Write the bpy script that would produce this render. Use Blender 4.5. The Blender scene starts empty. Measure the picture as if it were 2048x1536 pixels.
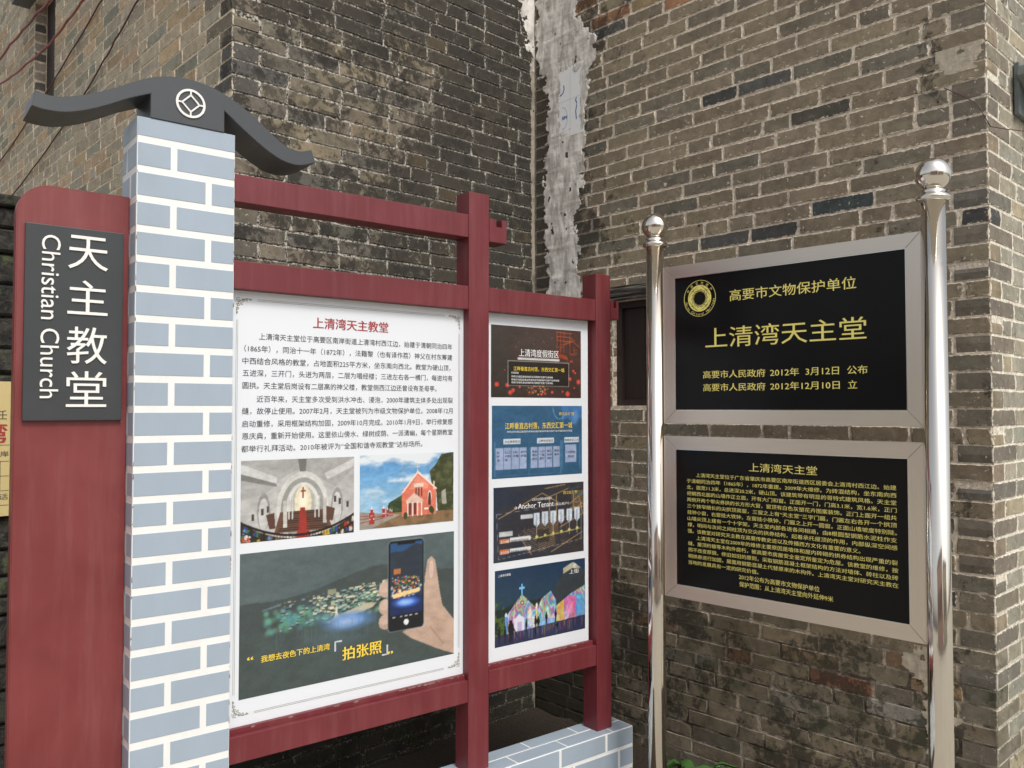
import bpy, bmesh, math, random
import numpy as np
from mathutils import Vector, Matrix, noise as mnoise
S = bpy.context.scene
COL = S.collection
rad = math.radians

# ---------------------------------------------------------------- camera
CAM_F, CAM_H = 1665.0, 1.5
CAM_PITCH = math.atan(50 / CAM_F)
cd = bpy.data.cameras.new('camera'); cam = bpy.data.objects.new('camera', cd); COL.objects.link(cam)
cd.sensor_width = 36; cd.lens = CAM_F / 2048 * 36; cd.clip_start = 0.05; cd.clip_end = 300
cam.location = (0, 0, CAM_H); cam.rotation_euler = (rad(90) + CAM_PITCH, 0, 0)
S.camera = cam

# ---------------------------------------------------------------- sky, sun, exposure
SUN_EL, SUN_AZ = 52.0, 148.0        # azimuth clockwise from +Y, direction towards the sun
w = bpy.data.worlds.new('World'); S.world = w; w.use_nodes = True
wn = w.node_tree; wn.nodes.clear()
sky = wn.nodes.new('ShaderNodeTexSky'); sky.sky_type = 'NISHITA'; sky.sun_disc = False
sky.sun_elevation = rad(SUN_EL); sky.sun_rotation = rad(SUN_AZ)
sky.air_density = 1.2; sky.dust_density = 4.0; sky.ozone_density = 1.0
hs = wn.nodes.new('ShaderNodeHueSaturation'); hs.inputs['Saturation'].default_value = 0.30
bg = wn.nodes.new('ShaderNodeBackground'); bg.inputs['Strength'].default_value = 0.13
wo = wn.nodes.new('ShaderNodeOutputWorld')
wn.links.new(sky.outputs[0], hs.inputs['Color']); wn.links.new(hs.outputs[0], bg.inputs[0]); wn.links.new(bg.outputs[0], wo.inputs[0])
sd = bpy.data.lights.new('sun', 'SUN'); sd.energy = 1.5; sd.angle = rad(14); sd.color = (1.0, 0.95, 0.87)
sun = bpy.data.objects.new('sun', sd); COL.objects.link(sun)
dv = Vector((math.sin(rad(SUN_AZ)) * math.cos(rad(SUN_EL)), math.cos(rad(SUN_AZ)) * math.cos(rad(SUN_EL)), math.sin(rad(SUN_EL))))
sun.rotation_euler = dv.to_track_quat('Z', 'Y').to_euler(); sun.location = dv * 20
S.view_settings.view_transform = 'Standard'; S.view_settings.look = 'None'
S.view_settings.gamma = 1; S.view_settings.use_curve_mapping = False
S.view_settings.exposure = 0.35
S.cycles.max_bounces = 6

# ---------------------------------------------------------------- helpers
def lin(c):
    return tuple(((x / 255) / 12.92 if x / 255 <= 0.04045 else ((x / 255 + 0.055) / 1.055) ** 2.4) for x in c)
def tag(o, label=None, cat=None, group=None, kind=None):
    if label: o['label'] = label
    if cat: o['category'] = cat
    if group: o['group'] = group
    if kind: o['kind'] = kind
    return o
def root(name, loc, xdir, label, cat, group=None):
    o = bpy.data.objects.new(name, None); COL.objects.link(o); o.empty_display_size = .1
    o.location = loc; o.rotation_euler = (0, 0, math.atan2(xdir[1], xdir[0]))
    return tag(o, label, cat, group)
def mesh_obj(name, verts, faces, mat, parent=None, smooth=False, mats=None, midx=None):
    m = bpy.data.meshes.new(name); m.from_pydata([tuple(v) for v in verts], [], faces); m.update()
    for x in (mats or [mat]): m.materials.append(x)
    if midx: m.polygons.foreach_set('material_index', midx)
    if smooth: m.polygons.foreach_set('use_smooth', [True] * len(m.polygons))
    o = bpy.data.objects.new(name, m); COL.objects.link(o)
    if parent: o.parent = parent
    return o
def bm_obj(name, bm, mat, parent=None, smooth=False):
    m = bpy.data.meshes.new(name); bm.to_mesh(m); bm.free(); m.materials.append(mat)
    if smooth: m.polygons.foreach_set('use_smooth', [True] * len(m.polygons))
    o = bpy.data.objects.new(name, m); COL.objects.link(o)
    if parent: o.parent = parent
    return o
def add_box(bm, x0, x1, y0, y1, z0, z1):
    vs = [bm.verts.new(p) for p in [(x0,y0,z0),(x1,y0,z0),(x1,y1,z0),(x0,y1,z0),(x0,y0,z1),(x1,y0,z1),(x1,y1,z1),(x0,y1,z1)]]
    return [bm.faces.new([vs[i] for i in f]) for f in [(0,1,5,4),(1,2,6,5),(2,3,7,6),(3,0,4,7),(4,5,6,7),(3,2,1,0)]]
def box(name, x0, x1, y0, y1, z0, z1, mat, parent=None, bev=0.0, seg=2):
    bm = bmesh.new(); add_box(bm, x0, x1, y0, y1, z0, z1)
    if bev: bmesh.ops.bevel(bm, geom=bm.edges[:], offset=bev, segments=seg, affect='EDGES', profile=.6)
    return bm_obj(name, bm, mat, parent)
def prism(name, pts, y0, y1, mat, parent=None, bev=0.0, smooth=False):
    """outline pts (x,z) extruded from y0 (front) to y1"""
    bm = bmesh.new()
    a = [bm.verts.new((x, y0, z)) for x, z in pts]; b = [bm.verts.new((x, y1, z)) for x, z in pts]
    n = len(pts)
    f = bm.faces.new(a); g = bm.faces.new(b[::-1])
    for i in range(n): bm.faces.new((a[(i+1) % n], a[i], b[i], b[(i+1) % n]))
    bmesh.ops.recalc_face_normals(bm, faces=bm.faces[:])
    if bev:
        es = [e for e in bm.edges if (e.verts[0].co.y == e.verts[1].co.y)]
        bmesh.ops.bevel(bm, geom=es, offset=bev, segments=2, affect='EDGES')
    return bm_obj(name, bm, mat, parent, smooth)
def lathe(name, prof, mat, parent=None, loc=(0,0,0), seg=40):
    vs, fs = [], []
    for r, z in prof:
        for k in range(seg):
            a = 2 * math.pi * k / seg; vs.append((loc[0] + r * math.cos(a), loc[1] + r * math.sin(a), loc[2] + z))
    for i in range(len(prof) - 1):
        for k in range(seg):
            j = (k + 1) % seg; fs.append((i*seg+k, i*seg+j, (i+1)*seg+j, (i+1)*seg+k))
    fs.append(tuple(range(seg))[::-1]); fs.append(tuple((len(prof)-1)*seg + k for k in range(seg)))
    return mesh_obj(name, vs, fs, mat, parent, True)
def tube(name, pts, r, mat, parent=None, seg=8):
    vs, fs = [], []
    pts = [Vector(p) for p in pts]
    for i, p in enumerate(pts):
        t = (pts[min(i+1, len(pts)-1)] - pts[max(i-1, 0)]).normalized()
        u = t.cross(Vector((0, 0, 1)));  u = u.normalized() if u.length > .01 else Vector((1, 0, 0)); v = t.cross(u)
        for k in range(seg):
            a = 2 * math.pi * k / seg; vs.append(p + u * r * math.cos(a) + v * r * math.sin(a))
    for i in range(len(pts) - 1):
        for k in range(seg):
            j = (k + 1) % seg; fs.append((i*seg+k, i*seg+j, (i+1)*seg+j, (i+1)*seg+k))
    fs.append(tuple(range(seg))); fs.append(tuple((len(pts)-1)*seg + k for k in range(seg))[::-1])
    return mesh_obj(name, vs, fs, mat, parent, True)

# ---------------------------------------------------------------- materials
class NT:
    def __init__(s, name):
        s.m = bpy.data.materials.new(name); s.m.use_nodes = True; s.t = s.m.node_tree; s.t.nodes.clear()
        s.out = s.n('ShaderNodeOutputMaterial'); s.b = s.n('ShaderNodeBsdfPrincipled')
        s.l(s.b.outputs[0], s.out.inputs[0])
    def n(s, t, **k):
        x = s.t.nodes.new(t)
        for a, b in k.items(): setattr(x, a, b)
        return x
    def l(s, a, b): s.t.links.new(a, b)
    def put(s, v, sock):
        if hasattr(v, 'is_output') or hasattr(v, 'links'): s.l(v, sock)
        elif isinstance(v, (tuple, list)): sock.default_value = tuple(v) + ((1,) if len(v) == 3 and sock.type == 'RGBA' else ())
        else: sock.default_value = v
    def math(s, op, a, b=None, clamp=False):
        x = s.n('ShaderNodeMath', operation=op, use_clamp=clamp); s.put(a, x.inputs[0])
        if b is not None: s.put(b, x.inputs[1])
        return x.outputs[0]
    def mix(s, f, a, b, mode='MIX'):
        x = s.n('ShaderNodeMix', data_type='RGBA', blend_type=mode); s.put(f, x.inputs[0]); s.put(a, x.inputs[6]); s.put(b, x.inputs[7]); return x.outputs[2]
    def noise(s, vec, scale, detail=4, rough=.55, dist=0):
        x = s.n('ShaderNodeTexNoise'); s.l(vec, x.inputs['Vector']); x.inputs['Scale'].default_value = scale
        x.inputs['Detail'].default_value = detail; x.inputs['Roughness'].default_value = rough; x.inputs['Distortion'].default_value = dist
        return x.outputs['Fac']
    def ramp(s, v, lo, hi):
        x = s.n('ShaderNodeMapRange'); x.interpolation_type = 'SMOOTHSTEP'; s.put(v, x.inputs[0]); s.put(lo, x.inputs[1]); s.put(hi, x.inputs[2]); return x.outputs[0]
    def pos(s): return s.n('ShaderNodeNewGeometry').outputs['Position']
    def mapv(s, vec, sc=(1,1,1), loc=(0,0,0), rot=(0,0,0)):
        x = s.n('ShaderNodeMapping'); s.l(vec, x.inputs[0]); x.inputs['Scale'].default_value = sc; x.inputs['Location'].default_value = loc; x.inputs['Rotation'].default_value = rot; return x.outputs[0]
    def obj(s): return s.n('ShaderNodeTexCoord').outputs['Object']
    def sep(s, v):
        x = s.n('ShaderNodeSeparateXYZ'); s.l(v, x.inputs[0]); return x.outputs
    def bump(s, h, st=.3, d=.002):
        x = s.n('ShaderNodeBump'); s.put(h, x.inputs['Height']); x.inputs['Strength'].default_value = st; x.inputs['Distance'].default_value = d; s.l(x.outputs[0], s.b.inputs['Normal'])
    def done(s, color, rough=.8, metal=0.0, spec=None):
        s.put(color, s.b.inputs['Base Color']); s.put(rough, s.b.inputs['Roughness']); s.put(metal, s.b.inputs['Metallic'])
        if spec is not None: s.b.inputs['Specular IOR Level'].default_value = spec
        return s.m

CORNER = (0.1142, 4.1344)
WALLS = {   # dirt: (how much dark stain), mortar colour, base moss
    'W0': dict(dirt=.06, mort=(.80, .70, .55), gap=.0, lichen=0),
    'W1': dict(dirt=.41, mort=(.50, .47, .41), gap=.34, lichen=1),
    'W2': dict(dirt=.12, mort=(.86, .75, .61), gap=.04, lichen=0),
    'W3': dict(dirt=.08, mort=(.84, .78, .66), gap=.15, lichen=0),
}
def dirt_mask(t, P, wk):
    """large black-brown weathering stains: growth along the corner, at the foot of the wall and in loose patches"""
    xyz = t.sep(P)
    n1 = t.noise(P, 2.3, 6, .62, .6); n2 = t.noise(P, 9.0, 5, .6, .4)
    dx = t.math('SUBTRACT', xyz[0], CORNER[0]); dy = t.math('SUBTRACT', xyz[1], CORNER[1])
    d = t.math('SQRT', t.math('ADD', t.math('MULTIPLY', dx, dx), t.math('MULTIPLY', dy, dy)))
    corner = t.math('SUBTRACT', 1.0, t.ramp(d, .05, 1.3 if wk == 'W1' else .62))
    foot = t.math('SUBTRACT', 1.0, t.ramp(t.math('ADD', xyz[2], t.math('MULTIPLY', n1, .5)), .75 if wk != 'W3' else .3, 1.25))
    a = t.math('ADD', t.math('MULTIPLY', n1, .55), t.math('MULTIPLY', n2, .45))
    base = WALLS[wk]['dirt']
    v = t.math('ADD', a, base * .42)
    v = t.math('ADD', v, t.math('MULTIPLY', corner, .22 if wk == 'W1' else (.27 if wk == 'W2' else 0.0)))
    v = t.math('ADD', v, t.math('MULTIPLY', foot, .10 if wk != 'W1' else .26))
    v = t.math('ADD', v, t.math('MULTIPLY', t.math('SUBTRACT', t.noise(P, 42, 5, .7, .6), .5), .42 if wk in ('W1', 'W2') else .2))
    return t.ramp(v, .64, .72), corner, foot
def brick_mat(wk, attr=False):
    t = NT('brick_' + wk + ('_mass' if attr else ''))
    W = WALLS[wk]; P = t.pos()
    if attr: c0 = t.n('ShaderNodeAttribute', attribute_name='bcol').outputs['Color']
    else: c0 = t.n('ShaderNodeObjectInfo').outputs['Color']
    bc = t.n('ShaderNodeAttribute', attribute_name='bc').outputs['Vector']; b = t.sep(bc)   # x from centre, z from centre, half length
    n_f = t.noise(P, 26, 6, .65, .3); n_m = t.noise(P, 7, 4); n_s = t.noise(P, 150, 3, .7)
    c = t.mix(t.ramp(n_m, .3, .7), t.mix(.5, c0, (.05, .045, .04), 'MIX'), c0)
    c = t.mix(.55, c, c0)
    k = t.math('ADD', .42, t.math('MULTIPLY', n_f, 1.16))
    kk = t.n('ShaderNodeVectorMath', operation='SCALE'); t.l(c, kk.inputs[0]); t.l(k, kk.inputs['Scale']); c = kk.outputs[0]
    c = t.mix(t.math('MULTIPLY', t.ramp(n_s, .62, .8), .35), c, (.42, .38, .32))
    c = t.mix(t.math('MULTIPLY', t.ramp(t.noise(P, 60, 3, .6), .64, .72), .6), c, (.03, .028, .025))
    # mortar smeared ragged over the brick edges
    e1 = t.math('SUBTRACT', b[2], t.math('ABSOLUTE', b[0])); e2 = t.math('SUBTRACT', .0275, t.math('ABSOLUTE', b[1]))
    e = t.math('MINIMUM', e1, e2)
    rag = t.math('MULTIPLY', t.ramp(t.noise(P, 55, 5, .7, .5), .35, .85), .0135 if wk != 'W1' else .010)
    m = t.math('SUBTRACT', 1.0, t.ramp(e, t.math('MULTIPLY', rag, .6), rag))
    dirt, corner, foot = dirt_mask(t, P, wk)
    mc = t.mix(t.noise(P, 90, 3), tuple(x * .7 for x in W['mort']), W['mort'])
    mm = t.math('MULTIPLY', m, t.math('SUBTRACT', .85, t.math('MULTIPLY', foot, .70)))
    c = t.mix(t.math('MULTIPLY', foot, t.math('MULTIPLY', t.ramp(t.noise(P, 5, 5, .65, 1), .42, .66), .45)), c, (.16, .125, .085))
    c = t.mix(mm, c, mc)
    # occasional pale splashes of lime
    sp = t.math('MULTIPLY', t.ramp(t.noise(P, 38, 5, .75, 1.2), .69, .74), t.ramp(t.noise(P, 3.1, 2), .5, .6))
    c = t.mix(t.math('MULTIPLY', sp, .8), c, (.5, .46, .4))
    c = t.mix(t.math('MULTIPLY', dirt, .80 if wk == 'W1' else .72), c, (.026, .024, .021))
    if wk == 'W1':      # black crust flaked off in patches, and pale lime flecks along the joints
        cr = t.math('MULTIPLY', t.ramp(t.noise(P, 17, 5, .65, .9), .47, .52), t.ramp(t.noise(P, 3.3, 3), .40, .56))
        c = t.mix(t.math('MULTIPLY', cr, .72), c, (.030, .028, .025))
        fl = t.math('MULTIPLY', t.ramp(t.noise(P, 130, 4, .75), .56, .62), t.math('SUBTRACT', 1.0, t.ramp(e, .002, .012)))
        c = t.mix(t.math('MULTIPLY', fl, .8), c, (.46, .43, .37))
    if W['lichen']:
        li = t.math('MULTIPLY', t.ramp(t.noise(P, 120, 4, .7), .60, .66), t.ramp(t.noise(P, 3.7, 3, .6, 1), .57, .66))
        c = t.mix(li, c, (.24, .26, .12))
        li2 = t.math('MULTIPLY', t.ramp(t.noise(P, 75, 5, .8, .8), .66, .70), t.ramp(t.noise(P, 2.9, 2), .45, .6))
        c = t.mix(t.math('MULTIPLY', li2, .7), c, (.40, .38, .33))
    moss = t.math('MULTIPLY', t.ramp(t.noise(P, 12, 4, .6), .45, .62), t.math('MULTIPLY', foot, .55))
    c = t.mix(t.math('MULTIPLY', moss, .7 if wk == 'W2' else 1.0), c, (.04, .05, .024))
    t.bump(t.math('ADD', t.math('MULTIPLY', n_f, 1.0), t.math('ADD', t.math('MULTIPLY', n_s, .35), t.math('MULTIPLY', m, .25))), .55, .004)
    return t.done(c, .9, 0, .25)
def mortar_mat(wk):
    t = NT('mortar_' + wk); P = t.pos(); W = WALLS[wk]
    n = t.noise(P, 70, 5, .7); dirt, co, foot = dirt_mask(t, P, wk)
    c = t.mix(t.ramp(n, .3, .75), tuple(x * .55 for x in W['mort']), tuple(min(1, x * 1.12) for x in W['mort']))
    c = t.mix(t.math('MULTIPLY', t.ramp(t.noise(P, 16, 5, .7, .5), 1 - W['gap'] - .22, 1 - W['gap'] - .08), .9), c, (.05, .045, .04))
    if wk == 'W1':
        c = t.mix(t.ramp(t.noise(P, 85, 5, .75), .44, .56), (.055, .05, .045), (.56, .52, .45)); dirt = t.math('MULTIPLY', dirt, t.ramp(t.noise(P, 30, 3), .4, .6))
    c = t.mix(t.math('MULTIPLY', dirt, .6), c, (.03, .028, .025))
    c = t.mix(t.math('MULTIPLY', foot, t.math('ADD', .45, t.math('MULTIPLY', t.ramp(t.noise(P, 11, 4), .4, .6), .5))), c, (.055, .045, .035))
    t.bump(t.math('ADD', n, t.noise(P, 25, 3)), .9, .006)
    return t.done(c, .95, 0, .1)
def simple(name, color, rough=.6, metal=0, var=.15, scale=20, bump=0.0, spec=None, coat=0, rvar=.1, dust=0, dustc=(.45,.4,.38), stretch=(1,1,1)):
    t = NT(name); P = t.mapv(t.obj(), stretch)
    n = t.noise(P, scale, 5, .6, .2)
    c = t.mix(n, tuple(x * (1 - var) for x in color), tuple(min(1, x * (1 + var)) for x in color))
    if dust:
        d = t.math('MULTIPLY', t.ramp(t.noise(P, scale * .25, 6, .65, .8), .5, .75), dust)
        c = t.mix(d, c, dustc)
    if bump: t.bump(n, bump, .002)
    t.b.inputs['Coat Weight'].default_value = coat; t.b.inputs['Coat Roughness'].default_value = .15
    r = t.math('ADD', rough - rvar / 2, t.math('MULTIPLY', t.noise(P, scale * .5, 4), rvar))
    return t.done(c, r, metal, spec)

def red_paint(name, col=(.145, .019, .025)):
    t = NT(name); P = t.obj()
    n = t.noise(P, 5, 5, .6, .5); st = t.noise(t.mapv(P, (14, 14, 1.2)), 2.0, 5, .65)
    c = t.mix(t.ramp(n, .25, .8), tuple(x * .92 for x in col), (col[0]*1.15, col[1]*1.3, col[2]*1.3))
    c = t.mix(t.math('MULTIPLY', t.ramp(st, .42, .75), .12), c, (.40, .20, .20))
    c = t.mix(t.math('MULTIPLY', t.ramp(t.noise(P, 160, 2), .80, .83), .6), c, (.6, .5, .45))
    c = t.mix(t.math('MULTIPLY', t.ramp(t.noise(P, 22, 6, .8, 1.5), .68, .76), .35), c, (.5, .33, .3))
    t.bump(t.noise(P, 18, 3), .08, .002)
    r = t.math('ADD', .33, t.math('MULTIPLY', n, .22))
    return t.done(c, r, 0, .5)
M = {}
M['red'] = red_paint('red_enamel')
M['red_side'] = red_paint('red_enamel_side_panel', (.18, .030, .030))
M['white_paint'] = simple('white_joint_paint', (.80, .81, .80), .4, var=.05, scale=30, dust=.18, dustc=(.6,.57,.5), stretch=(1,1,.25))
M['bluegrey'] = simple('blue_grey_brick_paint', (.335, .405, .485), .40, var=.10, scale=9, dust=.5, dustc=(.28,.33,.38), stretch=(1,1,.4), bump=.03)
M['cap'] = simple('dark_grey_metal_paint', (.056, .062, .069), .42, var=.12, scale=8, dust=.15, dustc=(.15,.15,.16))
M['plate'] = simple('charcoal_plate', (.042, .046, .050), .36, var=.1, scale=12, dust=.12, dustc=(.12,.12,.12))
M['letter_white'] = simple('white_letter', (.82, .81, .78), .5, var=.04)
M['rust'] = simple('rust_stain', (.30, .13, .05), .9, var=.4, scale=60)
M['paper'] = simple('white_printed_board', (.73, .765, .815), .38, var=.02, scale=4, coat=.1)
M['ink'] = simple('dark_ink', (.055, .055, .06), .5)
M['redink'] = simple('red_ink', (.36, .045, .045), .5)
M['yellowink'] = simple('yellow_ink', (.85, .62, .06), .5)
M['whiteink'] = simple('white_ink', (.8, .8, .8), .5)
M['greyink'] = simple('grey_ink', (.35, .37, .42), .5)
M['olive'] = simple('olive_ornament_ink', (.26, .25, .17), .6)
M['blueink'] = simple('blue_ink', (.02, .12, .36), .5)
M['gold'] = simple('gold_letter', (.82, .72, .20), .42, var=.12, scale=60)
M['granite'] = simple('black_polished_plate', (.007, .007, .0075), .16, var=.3, scale=6, spec=.16, rvar=.06)
M['wood_dark'] = simple('dark_brown_wood', (.028, .017, .015), .55, var=.4, scale=10, stretch=(6, 6, .6), bump=.3)
M['dirtred'] = simple('peeled_paint_grime', (.30, .22, .18), .9, var=.4, scale=60)
def steel(name, rough, aniso=0, tint=(.62, .59, .56), horiz=False):
    t = NT(name); P = t.obj()
    st = t.noise(t.mapv(P, (2, 2, 260) if horiz else (260, 260, 2)), 2.0, 3)
    c = t.mix(st, tuple(x * .86 for x in tint), tint)
    c = t.mix(t.math('MULTIPLY', t.ramp(t.noise(P, 11, 5, .7), .6, .8), .25), c, (.34, .30, .27))
    t.b.inputs['Anisotropic'].default_value = aniso
    if rough > .2: t.bump(st, .05, .0008)
    else: t.bump(t.noise(t.mapv(P, (30, 30, 5)), 1.0, 2), .05, .002)
    return t.done(c, t.math('ADD', rough, t.math('MULTIPLY', st, .08)), 1.0)
M['mirror'] = steel('polished_steel', .05, tint=(.86, .81, .73))
M['brushed'] = steel('brushed_steel_frame', .26, .4, tint=(.76, .68, .60), horiz=True)
M['chrome_edge'] = steel('bright_edge_steel', .12, tint=(.8, .8, .8))
def weathered_wood():
    t = NT('weathered_lintel_wood'); P = t.obj()
    g = t.noise(t.mapv(P, (3, 20, 60)), 1.0, 6, .7, 1.5)
    c = t.mix(t.ramp(g, .42, .7), (.022, .018, .016), (.24, .21, .18)); t.bump(g, 1.0, .012)
    return t.done(c, .9)
M['oldwood'] = weathered_wood()
def plaster():
    t = NT('troweled_cement_filler'); P = t.pos()
    n = t.noise(t.mapv(P, (26, 26, 9)), 1.0, 6, .62, .4); f = t.noise(P, 110, 4, .65); g_ = t.noise(P, 13, 5, .6, .5)
    c = t.mix(t.ramp(n, .34, .66), (.44, .41, .37), (.80, .77, .72))
    c = t.mix(t.math('MULTIPLY', t.ramp(g_, .55, .72), .55), c, (.30, .265, .22))
    c = t.mix(t.math('MULTIPLY', t.ramp(t.noise(t.mapv(P, (60, 60, 8)), 1.0, 5, .7, 1), .62, .68), .75), c, (.10, .085, .07))
    c = t.mix(t.math('MULTIPLY', t.ramp(t.noise(t.mapv(P, (9, 9, 75)), 1.0, 4, .6, .6), .62, .70), .55), c, (.16, .14, .115))
    t.bump(t.math('ADD', t.math('MULTIPLY', n, 1.6), f), .5, .003)
    return t.done(c, .92)
M['plaster'] = plaster()
def vcol_mat(name, attr='pcol', rough=.4):
    t = NT(name); return t.done(t.n('ShaderNodeAttribute', attribute_name=attr).outputs['Color'], rough, 0, .5)
M['print'] = vcol_mat('photo_print')
M['leaf'] = simple('young_leaf', (.06, .15, .035), .45, var=.3, scale=40)
M['cable_red'] = simple('red_cable_sheath', (.22, .045, .04), .5, var=.2)
M['cable_dark'] = simple('dark_cable_sheath', (.085, .032, .028), .6, var=.2)
M['bracket'] = simple('grey_bracket_metal', (.12, .14, .14), .5, var=.3, scale=12, dust=.4, dustc=(.5,.55,.52))
M['yellow'] = simple('pale_yellow_plaque', (.62, .50, .24), .35, var=.04, coat=.3)
M['clear'] = simple('clear_acrylic_edge', (.35, .27, .15), .2, var=.1)

# ---------------------------------------------------------------- ground, mirrored in the polished steel
def ground_mat():
    t = NT('concrete_ground'); P = t.pos()
    n = t.noise(P, 1.2, 6, .6); f = t.noise(P, 40, 5, .7)
    c = t.mix(n, (.30, .28, .235), (.42, .39, .33)); c = t.mix(t.math('MULTIPLY', t.ramp(f, .5, .8), .4), c, (.10, .085, .06))
    t.bump(f, .5, .004); return t.done(c, .9)
g = mesh_obj('ground', [(-60,-60,0),(60,-60,0),(60,60,0),(-60,60,0)], [(0,1,2,3)], ground_mat()); tag(g, kind='structure')
def soil_mat():
    t = NT('soil'); P = t.pos(); f = t.noise(P, 60, 6, .7); c = t.mix(f, (.02, .015, .010), (.09, .065, .045)); t.bump(f, 1, .02); return t.done(c, .95)

# ---------------------------------------------------------------- text: curves now, meshes at the end in one pass
TEXTS = []
def text(name, body, x0, x1, zb, h, mat, parent, y, bold=0.0, depth=0.0, rotz=0.0, spacing=1.0, lines=None, res=2):
    """one text part; its glyph box is fitted to x0..x1 (x1 None: natural width) with the baseline at zb and em height h"""
    c = bpy.data.curves.new(name, 'FONT'); c.body = body; c.size = 1.0; c.resolution_u = res;  c.space_character = spacing
    o = bpy.data.objects.new(name + '_tmp', c); COL.objects.link(o)
    TEXTS.append((name, o, x0, x1, zb, h, mat, parent, y, depth, rotz, bold)); return o
def finish_texts():
    dg = bpy.context.evaluated_depsgraph_get(); jobs = {}
    for name, o, x0, x1, zb, h, mat, parent, y, depth, rotz, bold in TEXTS:
        me = o.evaluated_get(dg).to_mesh()
        n = len(me.vertices); co = np.empty(n * 3); me.vertices.foreach_get('co', co); co = co.reshape(-1, 3)
        faces = [tuple(p.vertices) for p in me.polygons]
        o.evaluated_get(dg).to_mesh_clear()
        if not n: continue
        lo, hi = co[:, 0].min(), co[:, 0].max()
        sx = h if x1 is None else (x1 - x0) / (hi - lo)
        X = (co[:, 0] - lo) * sx; Z = co[:, 1] * h
        if rotz:
            cc, ss = math.cos(rotz), math.sin(rotz); X, Z = X * cc - Z * ss, X * ss + Z * cc
        X = X + x0; Z = Z + zb
        vs = [(a, y, b) for a, b in zip(X, Z)]
        if bold and not depth:      # heavier strokes: shifted overprints
            n0 = len(vs); f0 = list(faces); bb = bold * h
            for k, (ox, oz) in enumerate(((bb, 0), (-bb, 0), (0, bb * .7)) if bold > .015 else ((bb, 0),)):
                vs += [(a + ox, y - .00004 * (k + 1), b + oz) for a, b in zip(X, Z)]; faces += [tuple(i + n0 * (k + 1) for i in f) for f in f0]
        key = (name, id(parent), mat.name) if name in ('small_print', 'emblem_lettering') else len(jobs) + 1000
        jobs.setdefault(key, [name, parent, mat, [], []])
        j = jobs[key]; off = len(j[3])
        j[3].extend(vs); j[4].extend([tuple(i + off for i in f) for f in faces])
        if depth:      # raised letters: walls are cheap boundary strips
            bm = bmesh.new(); vv = [bm.verts.new(v) for v in vs]
            for f in faces:
                try: bm.faces.new([vv[i] for i in f])
                except ValueError: pass
            bmesh.ops.remove_doubles(bm, verts=bm.verts[:], dist=1e-6)
            be = [e for e in bm.edges if len(e.link_faces) == 1]; bm.verts.index_update()
            for e in be:
                a, b = e.verts[0].co, e.verts[1].co; k = len(j[3])
                j[3].extend([tuple(a), tuple(b), (b.x, b.y + depth, b.z), (a.x, a.y + depth, a.z)]); j[4].append((k, k+1, k+2, k+3))
            bm.free()
    for name, o, *_ in TEXTS: bpy.data.objects.remove(o, do_unlink=True)
    for name, parent, mat, vs, fs in jobs.values():
        o = mesh_obj(name, vs, fs, mat, parent)
        if name in ('small_print', 'emblem_lettering'): o['kind'] = 'stuff'
def ribbon(polys, wdt, y):
    """flat printed strokes: list of polylines (x,z) -> verts, faces"""
    vs, fs = [], []
    for pl in polys:
        k0 = len(vs)
        for i, p in enumerate(pl):
            a = pl[max(i-1, 0)]; b = pl[min(i+1, len(pl)-1)]
            dx, dz = b[0]-a[0], b[1]-a[1]; L = math.hypot(dx, dz) or 1
            vs += [(p[0] - dz/L*wdt/2, y, p[1] + dx/L*wdt/2), (p[0] + dz/L*wdt/2, y, p[1] - dx/L*wdt/2)]
        for i in range(len(pl) - 1): fs.append((k0+2*i, k0+2*i+1, k0+2*i+3, k0+2*i+2))
    return vs, fs

# ---------------------------------------------------------------- brick walls
def project(x, y, z):
    z -= CAM_H; c, s = math.cos(CAM_PITCH), math.sin(CAM_PITCH); d = y*c + z*s
    return (1024 + CAM_F * x / d, 768 - CAM_F * (z*c - y*s) / d, d) if d > .1 else (-9999, -9999, d)
HIDERS = [[(268,235),(470,270),(457,1536),(257,1536)], [(30,470),(260,395),(257,1536),(15,1536)], [(470,585),(930,622),(930,1338),(459,1450)],
          [(980,630),(1170,645),(1183,1268),(983,1328)], [(1322,537),(1846,460),(1862,1290),(1336,1193)], [(470,520),(940,573),(935,618),(470,574)]]
def inside(p, poly):
    r = False; n = len(poly)
    for i in range(n):
        (x1, y1), (x2, y2) = poly[i], poly[(i+1) % n]
        if (y1 > p[1]) != (y2 > p[1]) and p[0] < (x2-x1)*(p[1]-y1)/(y2-y1)+x1: r = not r
    return r
BR = {}
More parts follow.
